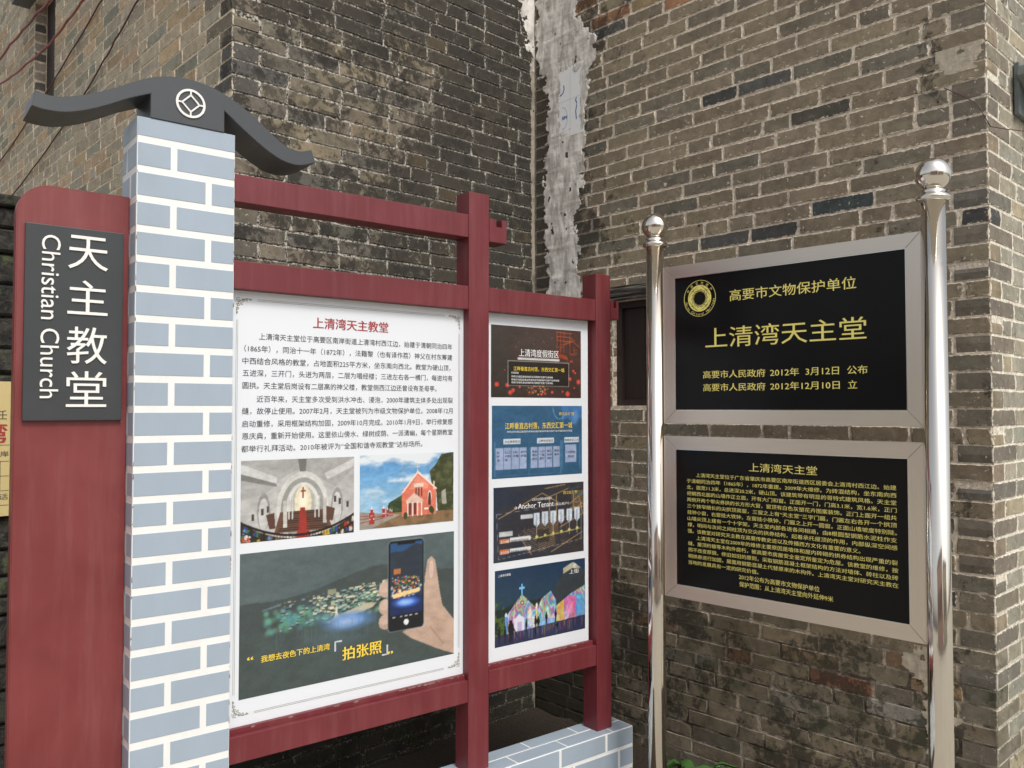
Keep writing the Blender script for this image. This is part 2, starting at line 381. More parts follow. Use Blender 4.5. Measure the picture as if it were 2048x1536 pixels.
def brick_mesh(L, D, seed, wk):
    """irregular brick, 10-sided face outline, chamfer, sides: 48 triangles; front at y=0, local x,z centred"""
    key = (L, D, seed, wk)
    if key in BR: return BR[key]
    r = random.Random(seed * 7919 + int(L * 1000) + int(D * 100)); h = L / 2; k = .0275; j = lambda a: r.uniform(-a, a)
    chip = [r.random() < .10 for _ in range(4)]
    c = [(-h+j(.0015)+(.008 if chip[0] else .001), -k+j(.001)), (-h*.35, -k+j(.0014)), (h*.4, -k+j(.0014)), (h+j(.0015)-(.010 if chip[1] else .001), -k+j(.001)),
         (h+j(.0016), j(.006)), (h+j(.0015)-(.008 if chip[2] else .001), k+j(.001)), (h*.3, k+j(.0014)), (-h*.4, k+j(.0014)), (-h+j(.0015)+(.009 if chip[3] else .001), k+j(.001)), (-h+j(.0016), j(.006))]
    vs = [(x*(1-.0035/abs(x)) if abs(x) > .01 else x, j(.0006), z*(1-.0030/abs(z)) if abs(z) > .01 else z) for x, z in c]
    vs += [(x, .0026, z) for x, z in c] + [(x, D, z) for x, z in c]
    fs = [tuple(range(10))]
    for q in (0, 10):
        for i in range(10): a, b = q+i, q+(i+1) % 10; fs.append((b, a, a+10, b+10))
    m = bpy.data.meshes.new('brick'); m.from_pydata(vs, [], fs); m.update()
    at = m.attributes.new('bc', 'FLOAT_VECTOR', 'POINT'); at.data.foreach_set('vector', [q for i, v in enumerate(vs) for q in ((v[0], v[2], h) if i < 20 else (v[0] * .0, 0.0, h))])
    m.materials.append(MB[wk]); BR[key] = m; return m
BED = {'W0': .0028, 'W1': .0034, 'W2': .0022, 'W3': .0022}
MB = {}; MBA = {}; MM = {}
PAL = {
 'W0': [(.31,.275,.220),(.28,.25,.205),(.32,.275,.215),(.30,.265,.21),(.27,.25,.21),(.33,.25,.18),(.23,.225,.19),(.20,.20,.17),(.32,.245,.165),(.29,.26,.22)],
 'W1': [(.150,.134,.110),(.135,.122,.102),(.165,.146,.115),(.118,.110,.098),(.140,.126,.105),(.105,.100,.092),(.185,.160,.120)],
 'W2': [(.215,.186,.148),(.200,.176,.142),(.190,.170,.138),(.222,.192,.150),(.205,.178,.142),(.195,.168,.134),(.180,.166,.140),(.235,.205,.155),(.150,.142,.125)],
 'W3': [(.30,.285,.235),(.27,.26,.22),(.31,.29,.235),(.25,.245,.21),(.35,.31,.225)],
}
def wall(wk, origin, xd, x0, x1, z1, pitch, zj, label, seed, left=None, right=None, hole=None, special=(), top_band=None, shift=0):
    """a wall with x to the viewer's right along xd; front plane local y=0; left/right = parity of the courses whose end brick turns the corner"""
    W = WALLS[wk]; rt = root('brick_wall', (origin[0], origin[1], 0), xd, label, 'wall')
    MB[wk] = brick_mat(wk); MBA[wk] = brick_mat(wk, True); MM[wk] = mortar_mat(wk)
    xr, xl = x1, x0
    sx0 = x0 + .012 if left is not None else x0 - (.0 if wk == 'W0' else .30)
    sx1 = x1 - .006 if right is not None else x1 + (.08 if wk == 'W1' else 0)
    bm = bmesh.new()
    rects = [(sx0, sx1, -.3, z1)] if not hole else [(sx0, hole[0], -.3, z1), (hole[1], sx1, -.3, z1), (hole[0], hole[1], -.3, hole[2]), (hole[0], hole[1], hole[3], z1)]
    for a, b, c, d in rects: add_box(bm, a, b, BED[wk], .36, c, d)
    bm_obj('mortar_bed', bm, MM[wk], rt)
    r = random.Random(seed); items = []
    k0 = math.floor((0 - zj) / pitch) - 1; nrow = int((z1 - zj) / pitch) - k0
    for k in range(k0, k0 + nrow):
        zc = zj + k * pitch + pitch / 2
        if zc < -.02: continue
        a, b = x0, x1; ends = {}
        if left is not None:
            if k % 2 == left: ends['l'] = True
            else: a = x0 + .112
        elif wk == 'W2': a = x0 + .004
        if right is not None:
            if k % 2 == right: ends['r'] = True
            else: b = x1 - .112
        elif wk == 'W1': b = x1 - .012
        segs = [(a, b)]
        if hole and hole[2] - .02 < zc < hole[3] + .02: segs = [(a, hole[0]), (hole[1], b)]
        for si, (a, b) in enumerate(segs):
            x = a; run = []
            first = r.choice((.235, .21, .19, .17, .14, .115, .09)) if 'l' not in ends or si else (.235 if k % 4 < 2 else .225)
            while b - x > .03:
                L = first if not run else (.235 if r.random() < .66 else r.choice((.115, .115, .17, .205)))
                if b - x - L < .06: L = b - x
                if L > .27: L = L / 2
                run.append((x, L)); x += L
            for i, (x, L) in enumerate(run):
                D = .055
                if (i == 0 and 'l' in ends and si == 0) or (i == len(run)-1 and 'r' in ends and si == len(segs)-1): D = .105
                gap = r.uniform(.005, .009); lo = x if (i == 0 and 'l' in ends) else x + gap/2; hi = x+L if (i == len(run)-1 and 'r' in ends) else x+L-gap/2
                items.append([(lo+hi)/2, zc, hi-lo, D, k])
    d = Vector((xd[0], xd[1])).normalized(); nrm = Vector((-d.y, d.x))
    ranked = []
    for it in items:
        x, zc, L, D, k = it
        c = Vector(origin) + d * x
        px, py, dep = project(c.x, c.y, zc)
        e1 = Vector(origin) + d * (x - L/2); e2 = Vector(origin) + d * (x + L/2)
        p1, p2 = project(e1.x, e1.y, zc), project(e2.x, e2.y, zc)
        area = abs(p2[0]-p1[0]) * CAM_F * .055 / dep if dep > .2 else 0
        hid = not (-20 < px < 2068 and -20 < py < 1556) or any(inside((px, py), h) for h in HIDERS)
        if not hid and wk == 'W0' and (py > 405 and px < 40 or px > 457): hid = True
        if not hid and wk == 'W1' and px < 457: hid = True
        ranked.append(((0 if hid else area), it))
    ranked.sort(key=lambda q: -q[0])
    pal = PAL[wk]; mass = []
    for n, (area, it) in enumerate(ranked):
        x, zc, L, D, k = it
        base = pal[min(len(pal)-1, int(r.random() ** 1.15 * len(pal)))]; f = r.uniform(.86, 1.14)
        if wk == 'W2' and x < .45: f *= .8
        tint = {'W0': (1.22, 1.2, 1.12), 'W1': (1.36, 1.30, 1.18), 'W2': (1.25, 1.19, 1.06), 'W3': (1.1, 1.08, 1.02)}[wk]
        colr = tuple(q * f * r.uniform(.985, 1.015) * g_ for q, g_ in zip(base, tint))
        if D > .1 and wk in ('W0', 'W3'):
            q0 = r.choice(PAL['W1' if wk == 'W0' else 'W2']); colr = tuple(q * .95 for q in q0)
        for sx, sz, sc in special:
            if abs(sx - x) < L/2 + .002 and abs(sz - zc) < pitch/2: colr = sc
        cls = min((.235, .17, .115, .06), key=lambda q: abs(q - L)); sd = r.randrange(7)
        me = brick_mesh(cls, D, sd, wk)
        y = r.uniform(-.0016, .0010); rot = r.gauss(0, .0035)
        zc2 = zc + r.uniform(-.0012, .0012) + .0015 * mnoise.noise(Vector((x * 2, k, seed)))
        sc = L / cls; hz = (pitch - r.uniform(.0045, .0075)) / .055
        if area > 0 and n < 300:
            o = bpy.data.objects.new('brick', me); COL.objects.link(o); o.parent = rt
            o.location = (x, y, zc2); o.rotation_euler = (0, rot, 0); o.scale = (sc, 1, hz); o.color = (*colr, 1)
        else: mass.append((me, x, y, zc2, rot, sc, hz, colr))
    vs, fs, bc, bl = [], [], [], []
    for me, x, y, z, rot, sc, hz, cl in mass:
        o = len(vs); n = len(me.vertices); co = np.empty(n*3); me.vertices.foreach_get('co', co); co = co.reshape(-1, 3)
        X, Z = co[:,0]*sc, co[:,2]*hz
        for i in range(n):
            vs.append((x + X[i] + Z[i]*rot, y + co[i,1], z + Z[i] - X[i]*rot)); q_ = me.attributes['bc'].data[i].vector; bc.extend((q_[0]*sc, q_[1], sc*q_[2])); bl.extend((*cl, 1))
        for p in me.polygons: fs.append(tuple(q + o for q in p.vertices))
    if vs:
        o = mesh_obj('brick', vs, fs, MBA[wk], rt); o.name = 'brick_mass'; o['kind'] = 'stuff'
        o.data.attributes.new('bc', 'FLOAT_VECTOR', 'POINT').data.foreach_set('vector', bc)
        o.data.attributes.new('bcol', 'FLOAT_COLOR', 'POINT').data.foreach_set('color', bl)
    return rt
D1 = (.7309, .6825); D2 = (.6822, -.7312)
E0 = (-1.0404, 3.0564); E3 = (1.5174, 2.6302)
dk, gr, og, rd, tn = (.075,.074,.070), (.115,.112,.105), (.38,.20,.11), (.36,.13,.075), (.33,.25,.14)
wA = wall('W0', E0, D2, -5.6, 0.0, 5.6, .0615, 2.992, 'warm grey brick wall receding at the upper left, crossed by loose red cables', 11, right=1, hole=(-2.87, -2.40, 3.25, 4.05))
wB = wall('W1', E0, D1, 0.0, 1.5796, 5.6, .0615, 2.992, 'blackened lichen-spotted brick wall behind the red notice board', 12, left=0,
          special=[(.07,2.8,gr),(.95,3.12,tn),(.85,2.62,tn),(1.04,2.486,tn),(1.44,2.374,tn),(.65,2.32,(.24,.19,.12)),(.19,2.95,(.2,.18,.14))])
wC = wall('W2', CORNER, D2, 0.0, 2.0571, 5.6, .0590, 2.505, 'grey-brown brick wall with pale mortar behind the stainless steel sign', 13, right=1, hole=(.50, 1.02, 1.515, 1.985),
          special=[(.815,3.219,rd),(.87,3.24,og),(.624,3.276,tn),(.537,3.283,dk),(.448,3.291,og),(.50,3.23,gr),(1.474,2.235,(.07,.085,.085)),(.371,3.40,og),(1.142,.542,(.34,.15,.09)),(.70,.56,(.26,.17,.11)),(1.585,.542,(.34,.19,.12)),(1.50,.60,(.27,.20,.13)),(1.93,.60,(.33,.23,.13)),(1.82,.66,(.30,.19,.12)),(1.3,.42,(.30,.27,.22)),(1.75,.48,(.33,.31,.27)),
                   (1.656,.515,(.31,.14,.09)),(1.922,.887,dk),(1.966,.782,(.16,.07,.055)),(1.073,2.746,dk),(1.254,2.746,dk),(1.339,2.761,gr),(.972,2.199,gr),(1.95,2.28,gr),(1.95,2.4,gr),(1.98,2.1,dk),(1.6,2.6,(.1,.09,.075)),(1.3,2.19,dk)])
wD = wall('W3', E3, D1, 0.0, 3.0, 5.6, .0590, 2.505, 'pale greenish brick return wall at the right edge of the photo', 14, left=0)

# wall tops so the building stays closed from other viewpoints
for rt, a, b in ((wA, -5.6, -.01), (wB, .012, 1.57), (wC, -.28, 2.04), (wD, .02, 3.0)):
    box('coping', a, b, -.03, .36, 5.603, 5.66, MM['W2'], rt)

# slit window in the far left wall
box('window_frame', -2.87, -2.40, .075, .12, 3.25, 4.05, M['wood_dark'], wA)
box('window_hood', -3.0, -2.36, -.10, .05, 4.055, 4.13, M['cap'], wA)
for i in range(13):
    me = brick_mesh(.06, .055, i % 7, 'W0'); o = bpy.data.objects.new('brick', me); COL.objects.link(o); o.parent = wA
    o.location = (-2.869, .038, 3.282 + i * .0615); o.rotation_euler = (0, 0, rad(90)); o.scale = (1.15, 1, .98); o.color = (*[(.40,.33,.26),(.13,.12,.11),(.36,.31,.25)][i % 3], 1)

M['fillet'] = simple('beige_corner_mortar', (.34, .30, .24), .95, var=.5, scale=30, bump=.6, dust=.8, dustc=(.08,.07,.055))
# ---------------------------------------------------------------- filler seam up the inner corner
def interp(tab, z):
    if z <= tab[0][0]: return tab[0][1]
    for (a, b), (c, d) in zip(tab, tab[1:]):
        if a <= z <= c: return b + (d - b) * (z - a) / (c - a)
    return tab[-1][1]
FL = [(1.9,.10),(2.03,.095),(2.3,.075),(2.48,.062),(2.73,.070),(2.85,.090),(3.02,.090),(3.18,.05),(3.27,.02),(3.32,.004),(3.7,.004)]
FR = [(1.9,.33),(2.01,.32),(2.3,.29),(2.42,.27),(2.49,.32),(2.65,.34),(2.82,.345),(3.07,.36),(3.16,.42),(3.24,.41),(3.31,.33),(3.42,.29),(3.7,.25)]
def seam(parent, fl, fr, x0, x1, z0, z1, step, seed, hole=None, thick=.005, name='plaster_patch', rag=.03, mat=None, open_left=False, open_right=False):
    """filler trowelled over the wall: a relief sheet on a regular grid, kept where a ragged mask is positive"""
    nx, nz = int((x1-x0)/step), int((z1-z0)/step); keep = {}; vs = []
    F = mnoise.fractal
    for i in range(nz + 1):
        z = z0 + step*i; a, b = interp(fl, z), interp(fr, z)
        wob = .012 * mnoise.noise(Vector((z*9, seed, 1)))
        for j in range(nx + 1):
            x = x0 + step*j; d = min((x - a + wob) if not open_left else 1, (b - x + wob) if not open_right else 1)
            if d < -rag * 1.3: continue
            n = F(Vector((x*15, z*19, seed)), .8, 2, 5); m = d + rag * n * 1.25
            if d > rag: m = max(m, .004) if F(Vector((x*26, z*17, seed+7)), .8, 2, 4) > -.78 else -.01
            if hole:
                hn = .013 * F(Vector((x*30, z*26, seed+11)), .9, 2, 4) - .006; inside_ = min(x - hole[0], hole[1] - x, z - hole[2], hole[3] - z) + hn
                if inside_ > 0: m = -1
                elif inside_ > -.020 and m > 0: m = max(m, .03) if inside_ < -.002 else .006
            if m <= 0: continue
            e = min(1, m / .010)
            st = F(Vector((x*48, z*13, seed+2)), 1.0, 2, 3); lump = mnoise.noise(Vector((x*11, z*14, seed+5)))
            h = .0010 + e * (thick * (.40 + .55*lump + .5*max(0, mnoise.noise(Vector((x*7, z*34, seed+8))))) + .0010*st)
            keep[(i, j)] = len(vs); vs.append((x, -max(h, .0009), z))
    fs = []
    for (i, j), q in keep.items():
        if (i+1, j) in keep and (i, j+1) in keep and (i+1, j+1) in keep: fs.append((q, keep[(i, j+1)], keep[(i+1, j+1)], keep[(i+1, j)]))
    return mesh_obj(name, vs, fs, mat or M['plaster'], parent, True)
seam(wC, FL, FR, .002, .50, 1.9, 3.80, .003, 3, hole=(.170, .315, 2.84, 3.12), open_left=False)
seam(wB, [(3.1,1.60),(3.2,1.56),(3.28,1.55),(3.33,1.515),(3.41,1.505),(3.52,1.475),(3.75,1.43)], [(3.1,1.7),(3.8,1.7)], 1.38, 1.577, 3.12, 3.80, .003, 9, open_right=True)
seam(wB, [(0,1.557),(1.9,1.555),(2.8,1.550),(3.2,1.55)], [(0,1.7),(3.2,1.7)], 1.52, 1.577, 0.0, 3.25, .004, 17, thick=.002, name='mortar_fillet', rag=.008, mat=M['fillet'], open_right=True)
M['beige_mortar'] = simple('crumbly_beige_mortar', (.48, .42, .33), .95, var=.4, scale=60, bump=.8, dust=.4, dustc=(.16,.14,.11))
seam(wC, [(.2,1.86),(.5,1.83),(.7,1.86),(1.1,1.84)], [(.2,1.90),(.5,1.93),(.8,1.91),(1.1,1.87)], 1.74, 2.0, .25, 1.12, .003, 21, thick=.003, name='mortar_patch', rag=.035, mat=M['beige_mortar'])
seam(wC, [(2.55,1.93),(2.7,1.91)], [(2.55,2.03),(2.7,2.045)], 1.86, 2.055, 2.60, 2.69, .0025, 23, thick=.002, name='mortar_patch', rag=.02, mat=M['beige_mortar'])
seam(wC, [(.5,1.785),(.8,1.785)], [(.5,1.875),(.8,1.875)], 1.75, 1.92, .60, .715, .0025, 25, thick=.002, name='mortar_patch', rag=.03, mat=M['beige_mortar'])
wC_f = [o for o in wC.children if o.name.startswith('plaster')][0]
sheet = box('white_sheet', .155, .335, -.0026, -.0022, 2.81, 3.15, simple('white_sheeting', (.86, .87, .87), .45, var=.04), wC)
vs, fs = ribbon([[(.243,2.83),(.245,3.13)],[(.17,2.985),(.322,2.99)]], .0012, -.0029)
mesh_obj('grid_line', vs, fs, M['greyink'], sheet)
ring = [(.198+.028*math.cos(a), 2.905+.052*math.sin(a)) for a in [k*math.pi/12 for k in range(-7, 8)]]
arc = [(.205-.03+.03*math.cos(a), 3.05+.03*math.sin(a)) for a in [k*math.pi/12 for k in range(-6, 3)]]
arc2 = [(.285,2.88),(.281,2.92),(.288,2.95)]; arc3 = [(.288,2.955),(.280,2.975),(.287,2.985)]
vs, fs = ribbon([ring], .0016, -.0030); mesh_obj('printed_ring', vs, fs, M['blueink'], sheet)
vs, fs = ribbon([arc, arc2, arc3], .0058, -.0031); mesh_obj('printed_stroke', vs, fs, M['blueink'], sheet)
text('lettering', 'SM', .192, .222, 2.898, .022, M['blueink'], sheet, -.0032, bold=.05)

# wooden window in the right wall
win = root('wooden_window', (CORNER[0], CORNER[1], 0), D2, 'dark brown wooden window shutter set in the brick wall, left of the steel sign', 'window')
box('frame', .50, .53, .030, .07, 1.515, 1.985, M['wood_dark'], win, .002)
box('frame', .99, 1.02, .030, .07, 1.515, 1.985, M['wood_dark'], win, .002)
box('frame', .53, .99, .031, .071, 1.515, 1.542, M['wood_dark'], win, .002)
box('frame', .53, .99, .031, .071, 1.955, 1.985, M['wood_dark'], win, .002)
for i in range(4): box('shutter_board', .53 + .115*i + .001, .53 + .115*(i+1) - .001, .050 + .001*(i % 2), .072, 1.542, 1.955, M['wood_dark'], win, .001)
bm = bmesh.new()
for f in range(1): add_box(bm, .44, 1.08, -.010, .05, 1.988, 2.052)
bmesh.ops.subdivide_edges(bm, edges=bm.edges[:], cuts=12, use_grid_fill=True)
for v in bm.verts: v.co.y += .010 * mnoise.noise(Vector((v.co.x*6, 0, v.co.z*70))); v.co.z += .006 * mnoise.noise(Vector((v.co.x*8, 3, v.co.z*20)))
bm_obj('lintel', bm, M['oldwood'], win)

# ---------------------------------------------------------------- notice board
BX = (.7881, .6155); B0 = (-.76037, 2.28139)
nb = root('notice_board', (B0[0], B0[1], 0), BX, 'red framed notice board with white information panels, blue-grey brick-patterned pillar and curved dark cap', 'notice board')
# pillar with raised painted bricks
pil = box('pillar', -.2585, -.0055, 0, .15, 0, 2.2555, M['white_paint'], nb, .0015)
def pbrick(parent, x0, x1, z0, z1, face='f'):
    if face == 'f': o = box('brick', x0, x1, -.0010, .0006, z0, z1, M['bluegrey'], parent, .0004, 1)
    elif face == 'l': o = box('brick', -.2595, -.2579, x0, x1, z0, z1, M['bluegrey'], parent, .0004, 1)
    elif face == 'r': o = box('brick', -.0061, -.0045, x0, x1, z0, z1, M['bluegrey'], parent, .0004, 1)
    elif face == 't': o = None
    return o
PZ = 2.207 - .0105; PP = .0775
pbrick(pil, -.2580, -.0060, 2.207, 2.2552); pbrick(pil, .002, .148, 2.207, 2.2552, 'l')
k = 0
while True:
    zt = 2.188 - k * PP; zb = zt - (PP - .019)
    if zt < .03: break
    zb = max(zb, .004)
    j = -.167 if k % 2 == 0 else -.076
    pbrick(pil, -.2565, j - .0085, zb, zt); pbrick(pil, j + .0085, -.0070, zb, zt)
    m = .06 if k % 2 else .10
    pbrick(pil, .002, m - .008, zb, zt, 'l'); pbrick(pil, m + .008, .148, zb, zt, 'l')
    pbrick(pil, .002, m - .008, zb, zt, 'r'); pbrick(pil, m + .008, .148, zb, zt, 'r')
    k += 1
# thin rust on the folded edges
r = random.Random(5); vs, fs = [], []
for i in range(46):
    x = r.choice((-.2578, -.0062)); z = r.uniform(.6, 2.19); L = r.uniform(.002, .016); wd = r.uniform(.0005, .0016); q = len(vs)
    vs += [(x-wd, -.0013, z), (x+wd, -.0013, z+.001), (x+wd*.4, -.0013, z+L), (x-wd*.6, -.0013, z+L*.8)]; fs.append((q, q+1, q+2, q+3))
mesh_obj('rust_spots', vs, fs, M['rust'], pil)['kind'] = 'stuff'
# cap
def smooth_line(p, n=6):
    out = []
    for i in range(len(p)-1):
        a, b, c, d = p[max(i-1,0)], p[i], p[i+1], p[min(i+2, len(p)-1)]
        for k in range(n):
            t = k/n; out.append(tuple(.5*((2*b[q])+(-a[q]+c[q])*t+(2*a[q]-5*b[q]+4*c[q]-d[q])*t*t+(-a[q]+3*b[q]-3*c[q]+d[q])*t**3) for q in (0,1)))
    return out + [p[-1]]
topc = smooth_line([(-.491,2.267),(-.470,2.261),(-.446,2.261),(-.412,2.269),(-.368,2.286),(-.323,2.309),(-.277,2.335),(-.240,2.356),(-.198,2.372),(-.148,2.380),(-.097,2.378),(-.048,2.366),(.000,2.345),(.042,2.320),(.084,2.290),(.124,2.262),(.155,2.249),(.186,2.247),(.218,2.257)], 4)
botl = smooth_line([(-.498,2.227),(-.473,2.223),(-.439,2.224),(-.408,2.231),(-.367,2.247),(-.323,2.270),(-.277,2.296),(-.228,2.319)], 4)
botr = smooth_line([(-.037,2.316),(.006,2.283),(.054,2.249),(.104,2.220),(.145,2.206),(.186,2.206),(.230,2.222)], 4)
outline = topc + botr[::-1] + [(-.037, 2.2560), (-.228, 2.2560)] + botl[::-1]
cap = prism('roof_cap', outline[::-1], -.004, .135, M['cap'], nb, .0012)
cx, cz = -.1275, 2.3145
def annulus(r0, r1, cx, cz, y, n=48, depth=.003):
    vs, fs = [], []
    for i in range(n):
        a = 2*math.pi*i/n
        for rr, yy in ((r0, y), (r1, y), (r1, y+depth), (r0, y+depth)): vs.append((cx+rr*math.cos(a), yy, cz+rr*math.sin(a)))
    for i in range(n):
        j = (i+1) % n
        for q in range(4): fs.append((4*i+q, 4*i+(q+1) % 4, 4*j+(q+1) % 4, 4*j+q))
    return vs, fs
vs, fs = annulus(.0325, .0385, cx, cz, -.0075)
def bar(vs, fs, p, q, wd, y, dp=.003):
    dx, dz = q[0]-p[0], q[1]-p[1]; L = math.hypot(dx, dz); nx, nz = -dz/L*wd/2, dx/L*wd/2; k = len(vs)
    for yy in (y, y+dp): vs += [(p[0]+nx, yy, p[1]+nz), (p[0]-nx, yy, p[1]-nz), (q[0]-nx, yy, q[1]-nz), (q[0]+nx, yy, q[1]+nz)]
    fs += [(k,k+1,k+2,k+3),(k+4,k+7,k+6,k+5),(k,k+4,k+5,k+1),(k+1,k+5,k+6,k+2),(k+2,k+6,k+7,k+3),(k+3,k+7,k+4,k)]
sq = [(cx+.0225*math.cos(a), cz+.0225*math.sin(a)) for a in (0, math.pi/2, math.pi, 1.5*math.pi)]
for i in range(4):
    bar(vs, fs, sq[i], sq[(i+1) % 4], .004, -.0076, .0034); a = i*math.pi/2
    bar(vs, fs, (cx+.022*math.cos(a), cz+.022*math.sin(a)), (cx+.034*math.cos(a), cz+.034*math.sin(a)), .004, -.0074, .0032)
mesh_obj('coin_emblem', vs, fs, M['letter_white'], cap)
# side panel with rounded top left corner
R = .075; xs, xe, zt = -.5165, -.2605, 2.056
pts = [(xs, 0.02)] + [(xs+R-R*math.cos(a), zt-R+R*math.sin(a)) for a in [k*math.pi/20 for k in range(11)]] + [(xe, zt), (xe, .02)]
sp = prism('side_panel', pts[::-1], .062, .105, M['red_side'], nb, .003)
npl = box('name_plate', -.4985, -.2760, .050, .0615, 1.4715, 1.9555, M['plate'], nb, .0012)
for ch, z0 in (('天', 1.848), ('主', 1.7305), ('教', 1.610), ('堂', 1.4985)):
    text('lettering', ch, -.405, -.313, z0 + .012, .1005 if ch != '主' else .098, M['letter_white'], npl, .0468, bold=.004, depth=.003, res=4)
text('lettering', 'Christian Church', -.4625, None, 1.930, .0585, M['letter_white'], npl, .0468, bold=.004, depth=.003, rotz=-math.pi/2, res=4)
# frame
def post(x0, x1, zb, zt): return box('post', x0, x1, 0, .075, zb, zt, M['red'], nb, .002)
pm = post(.783, .866, .304, 2.228); pr = post(1.3655, 1.441, .304, 2.0105)
def rail(x0, x1, z0, z1, y0=.001, y1=.074): return box('rail', x0, x1, y0, y1, z0, z1, M['red'], nb, .0018)
def tail(x0, x1, z0, z1):
    # short end beyond the post with a square notch in its top edge
    m = x0 + (x1-x0)*.42; n = x0 + (x1-x0)*.71
    prism('rail_end', [(x0,z0),(x1,z0),(x1,z1),(n,z1),(n,z1-.026),(m,z1-.026),(m,z1),(x0,z1)], .001, .074, M['red'], nb, .0015)
rail(-.0045, .782, 2.073, 2.150); tail(.867, .943, 2.069, 2.150)
rail(-.0045, .782, 1.832, 1.910); rail(.867, 1.3645, 1.832, 1.912); tail(1.442, 1.487, 1.842, 1.914)
rail(-.0045, .782, .5365, .6085); rail(.867, 1.3645, .548, .622)
for x0, x1, z in ((-.0045, .782, .6085), (.867, 1.3645, .622)):
    box('bead', x0, x1, .020, .034, z, z + .0145, M['red'], nb, .001)
r = random.Random(8); vs, fs = [], []
for x0, x1, z in ((-.0, .775, .6085), (.87, 1.36, .622)):
    for i in range(34):
        x = r.uniform(x0, x1); L = r.uniform(.004, .03); hgt = r.uniform(.002, .007); zz = z + .0145 - hgt + .003; q = len(vs); n = 6
        p = [(x+L*math.cos(a)*r.uniform(.5,1)*.5, zz+hgt*.5*math.sin(a)*r.uniform(.5,1)) for a in [2*math.pi*t/n for t in range(n)]]
        vs += [(a, .0192, min(b, z+.0140)) for a, b in p]; fs.append(tuple(range(q, q+n)))
mesh_obj('peeled_paint', vs, fs, M['dirtred'], nb)['kind'] = 'stuff'
# plinth
pl = root('tmp', (0,0,0), (1,0), None, None); bpy.data.objects.remove(pl)
plz = .3035
plin = box('plinth', -.0045, 1.516, -.035, .100, 0, plz, M['white_paint'], nb, .001)
z = plz; k = 0
rows = [(.240, .3005), (.1650, .2270), (.0880, .1500), (.0110, .0730)]
for k, (za, zb) in enumerate(rows):
    x = 1.513 - (.135 if k % 2 == 0 else .07)
    edges = [1.513]
    while x > 0: edges.append(x); x -= .225
    edges.append(-.002)
    for a, b in zip(edges, edges[1:]):
        if a - b > .02: box('brick', b + (.006 if b > 0 else 0), a - (.006 if a < 1.51 else 0), -.0362, -.0346, za, zb, M['bluegrey'], plin, .0004, 1)
    box('brick', 1.5156, 1.5172, -.033, .098, za, zb, M['bluegrey'], plin, .0004, 1)
x = 1.513; k = 0
for (ya, yb, off) in ((-.033, .030, .10), (.038, .098, .21)):
    x = 1.513; L = off
    while x > .01:
        b = max(x - L, -.002); box('brick', b + .005, x - .002, ya, yb, plz - .0004, plz + .0011, M['bluegrey'], plin, .0004, 1); x = b; L = .225

# printed panels
PY = .0315
pa = box('display_panel', .000, .7825, PY, .037, .6235, 1.8315, M['paper'], nb)
pb = box('display_panel', .888, 1.352, PY, .037, .6370, 1.8315, M['paper'], nb)
PT = PY - .0008
text('heading', '上清湾天主教堂', .243, .495, 1.7415, .0355, M['redink'], pa, PT, bold=.022)
LN = [(.079,.737,1.6965,'上清湾天主堂位于高要区南岸街道上清湾村西江边，始建于清朝同治四年'),
 (.037,.737,1.661,'（1865年），同治十一年（1872年），法籍黎（也有译作荔）神父在村东筹建'),
 (.032,.730,1.626,'中西结合风格的教堂，占地面积225平方米，坐东南向西北。教堂为硬山顶，'),
 (.033,.738,1.592,'五进深，三开门，头进为两层，二层为唱经楼；三进左右各一横门，每进均有'),
 (.033,.676,1.557,'圆拱。天主堂后岗设有二层高的神父楼，教堂侧西江边还曾设有圣母亭。'),
 (.074,.739,1.519,'近百年来，天主堂多次受到洪水冲击、浸泡，2000年建筑主体多处出现裂'),
 (.032,.739,1.485,'缝，故停止使用。2007年2月，天主堂被列为市级文物保护单位。2008年12月'),
 (.032,.739,1.449,'启动重修，采用框架结构加固，2009年10月完成。2010年1月9日，举行修复感'),
 (.033,.739,1.4145,'恩庆典，重新开始使用。这里依山傍水、绿树成荫、一派清幽，每个星期教堂'),
 (.031,.622,1.379,'都举行礼拜活动。2010年被评为“全国和谐寺观教堂”达标场所。')]
for a, b, z, s in LN: text('paragraph', s, a, b, z + .0015, .0205, M['ink'], pa, PT, bold=.006)
# border rules and corner scrolls
def scroll(cx, cz, sx, sz, k=1.0):
    P = []
    def spiral(x, z, r, a0, turns, d=1): return [(x+(r*(1-t*.8))*math.cos(a0+d*t*turns*2*math.pi), z+(r*(1-t*.8))*math.sin(a0+d*t*turns*2*math.pi)) for t in [i/16 for i in range(17)]]
    for x, z, r, a, tn_, d in ((.008,.008,.0055,0,1.2,1),(.020,.0065,.0055,2,1.3,-1),(.031,.005,.0042,1,1.2,1),(.0065,.021,.0055,3,1.3,1),(.005,.032,.0042,0,1.2,-1),(.016,.016,.004,.5,1.1,1),(.041,.004,.003,0,1.1,1),(.004,.042,.003,2,1.1,1)):
        P.append([(cx+sx*q[0]*k, cz+sz*q[1]*k) for q in spiral(x, z, r, a, tn_, d)])
    P.append([(cx, cz+sz*.012), (cx+sx*.002, cz+sz*.002), (cx+sx*.012, cz)]); P.append([(cx+sx*.003*k, cz+sz*.047*k), (cx+sx*.002, cz+sz*.03), (cx+sx*.009, cz+sz*.01)])
    P.append([(cx+sx*.047*k, cz+sz*.003*k), (cx+sx*.03, cz+sz*.002), (cx+sx*.01, cz+sz*.009)])
    return P
x0, x1, z0, z1 = .012, .769, .650, 1.812
vs, fs = ribbon(scroll(x0,z1,1,-1)+scroll(x1,z1,-1,-1)+scroll(x0,z0,1,1)+scroll(x1,z0,-1,1), .0016, PT); mesh_obj('corner_scroll', vs, fs, M['olive'], pa)
q = .062
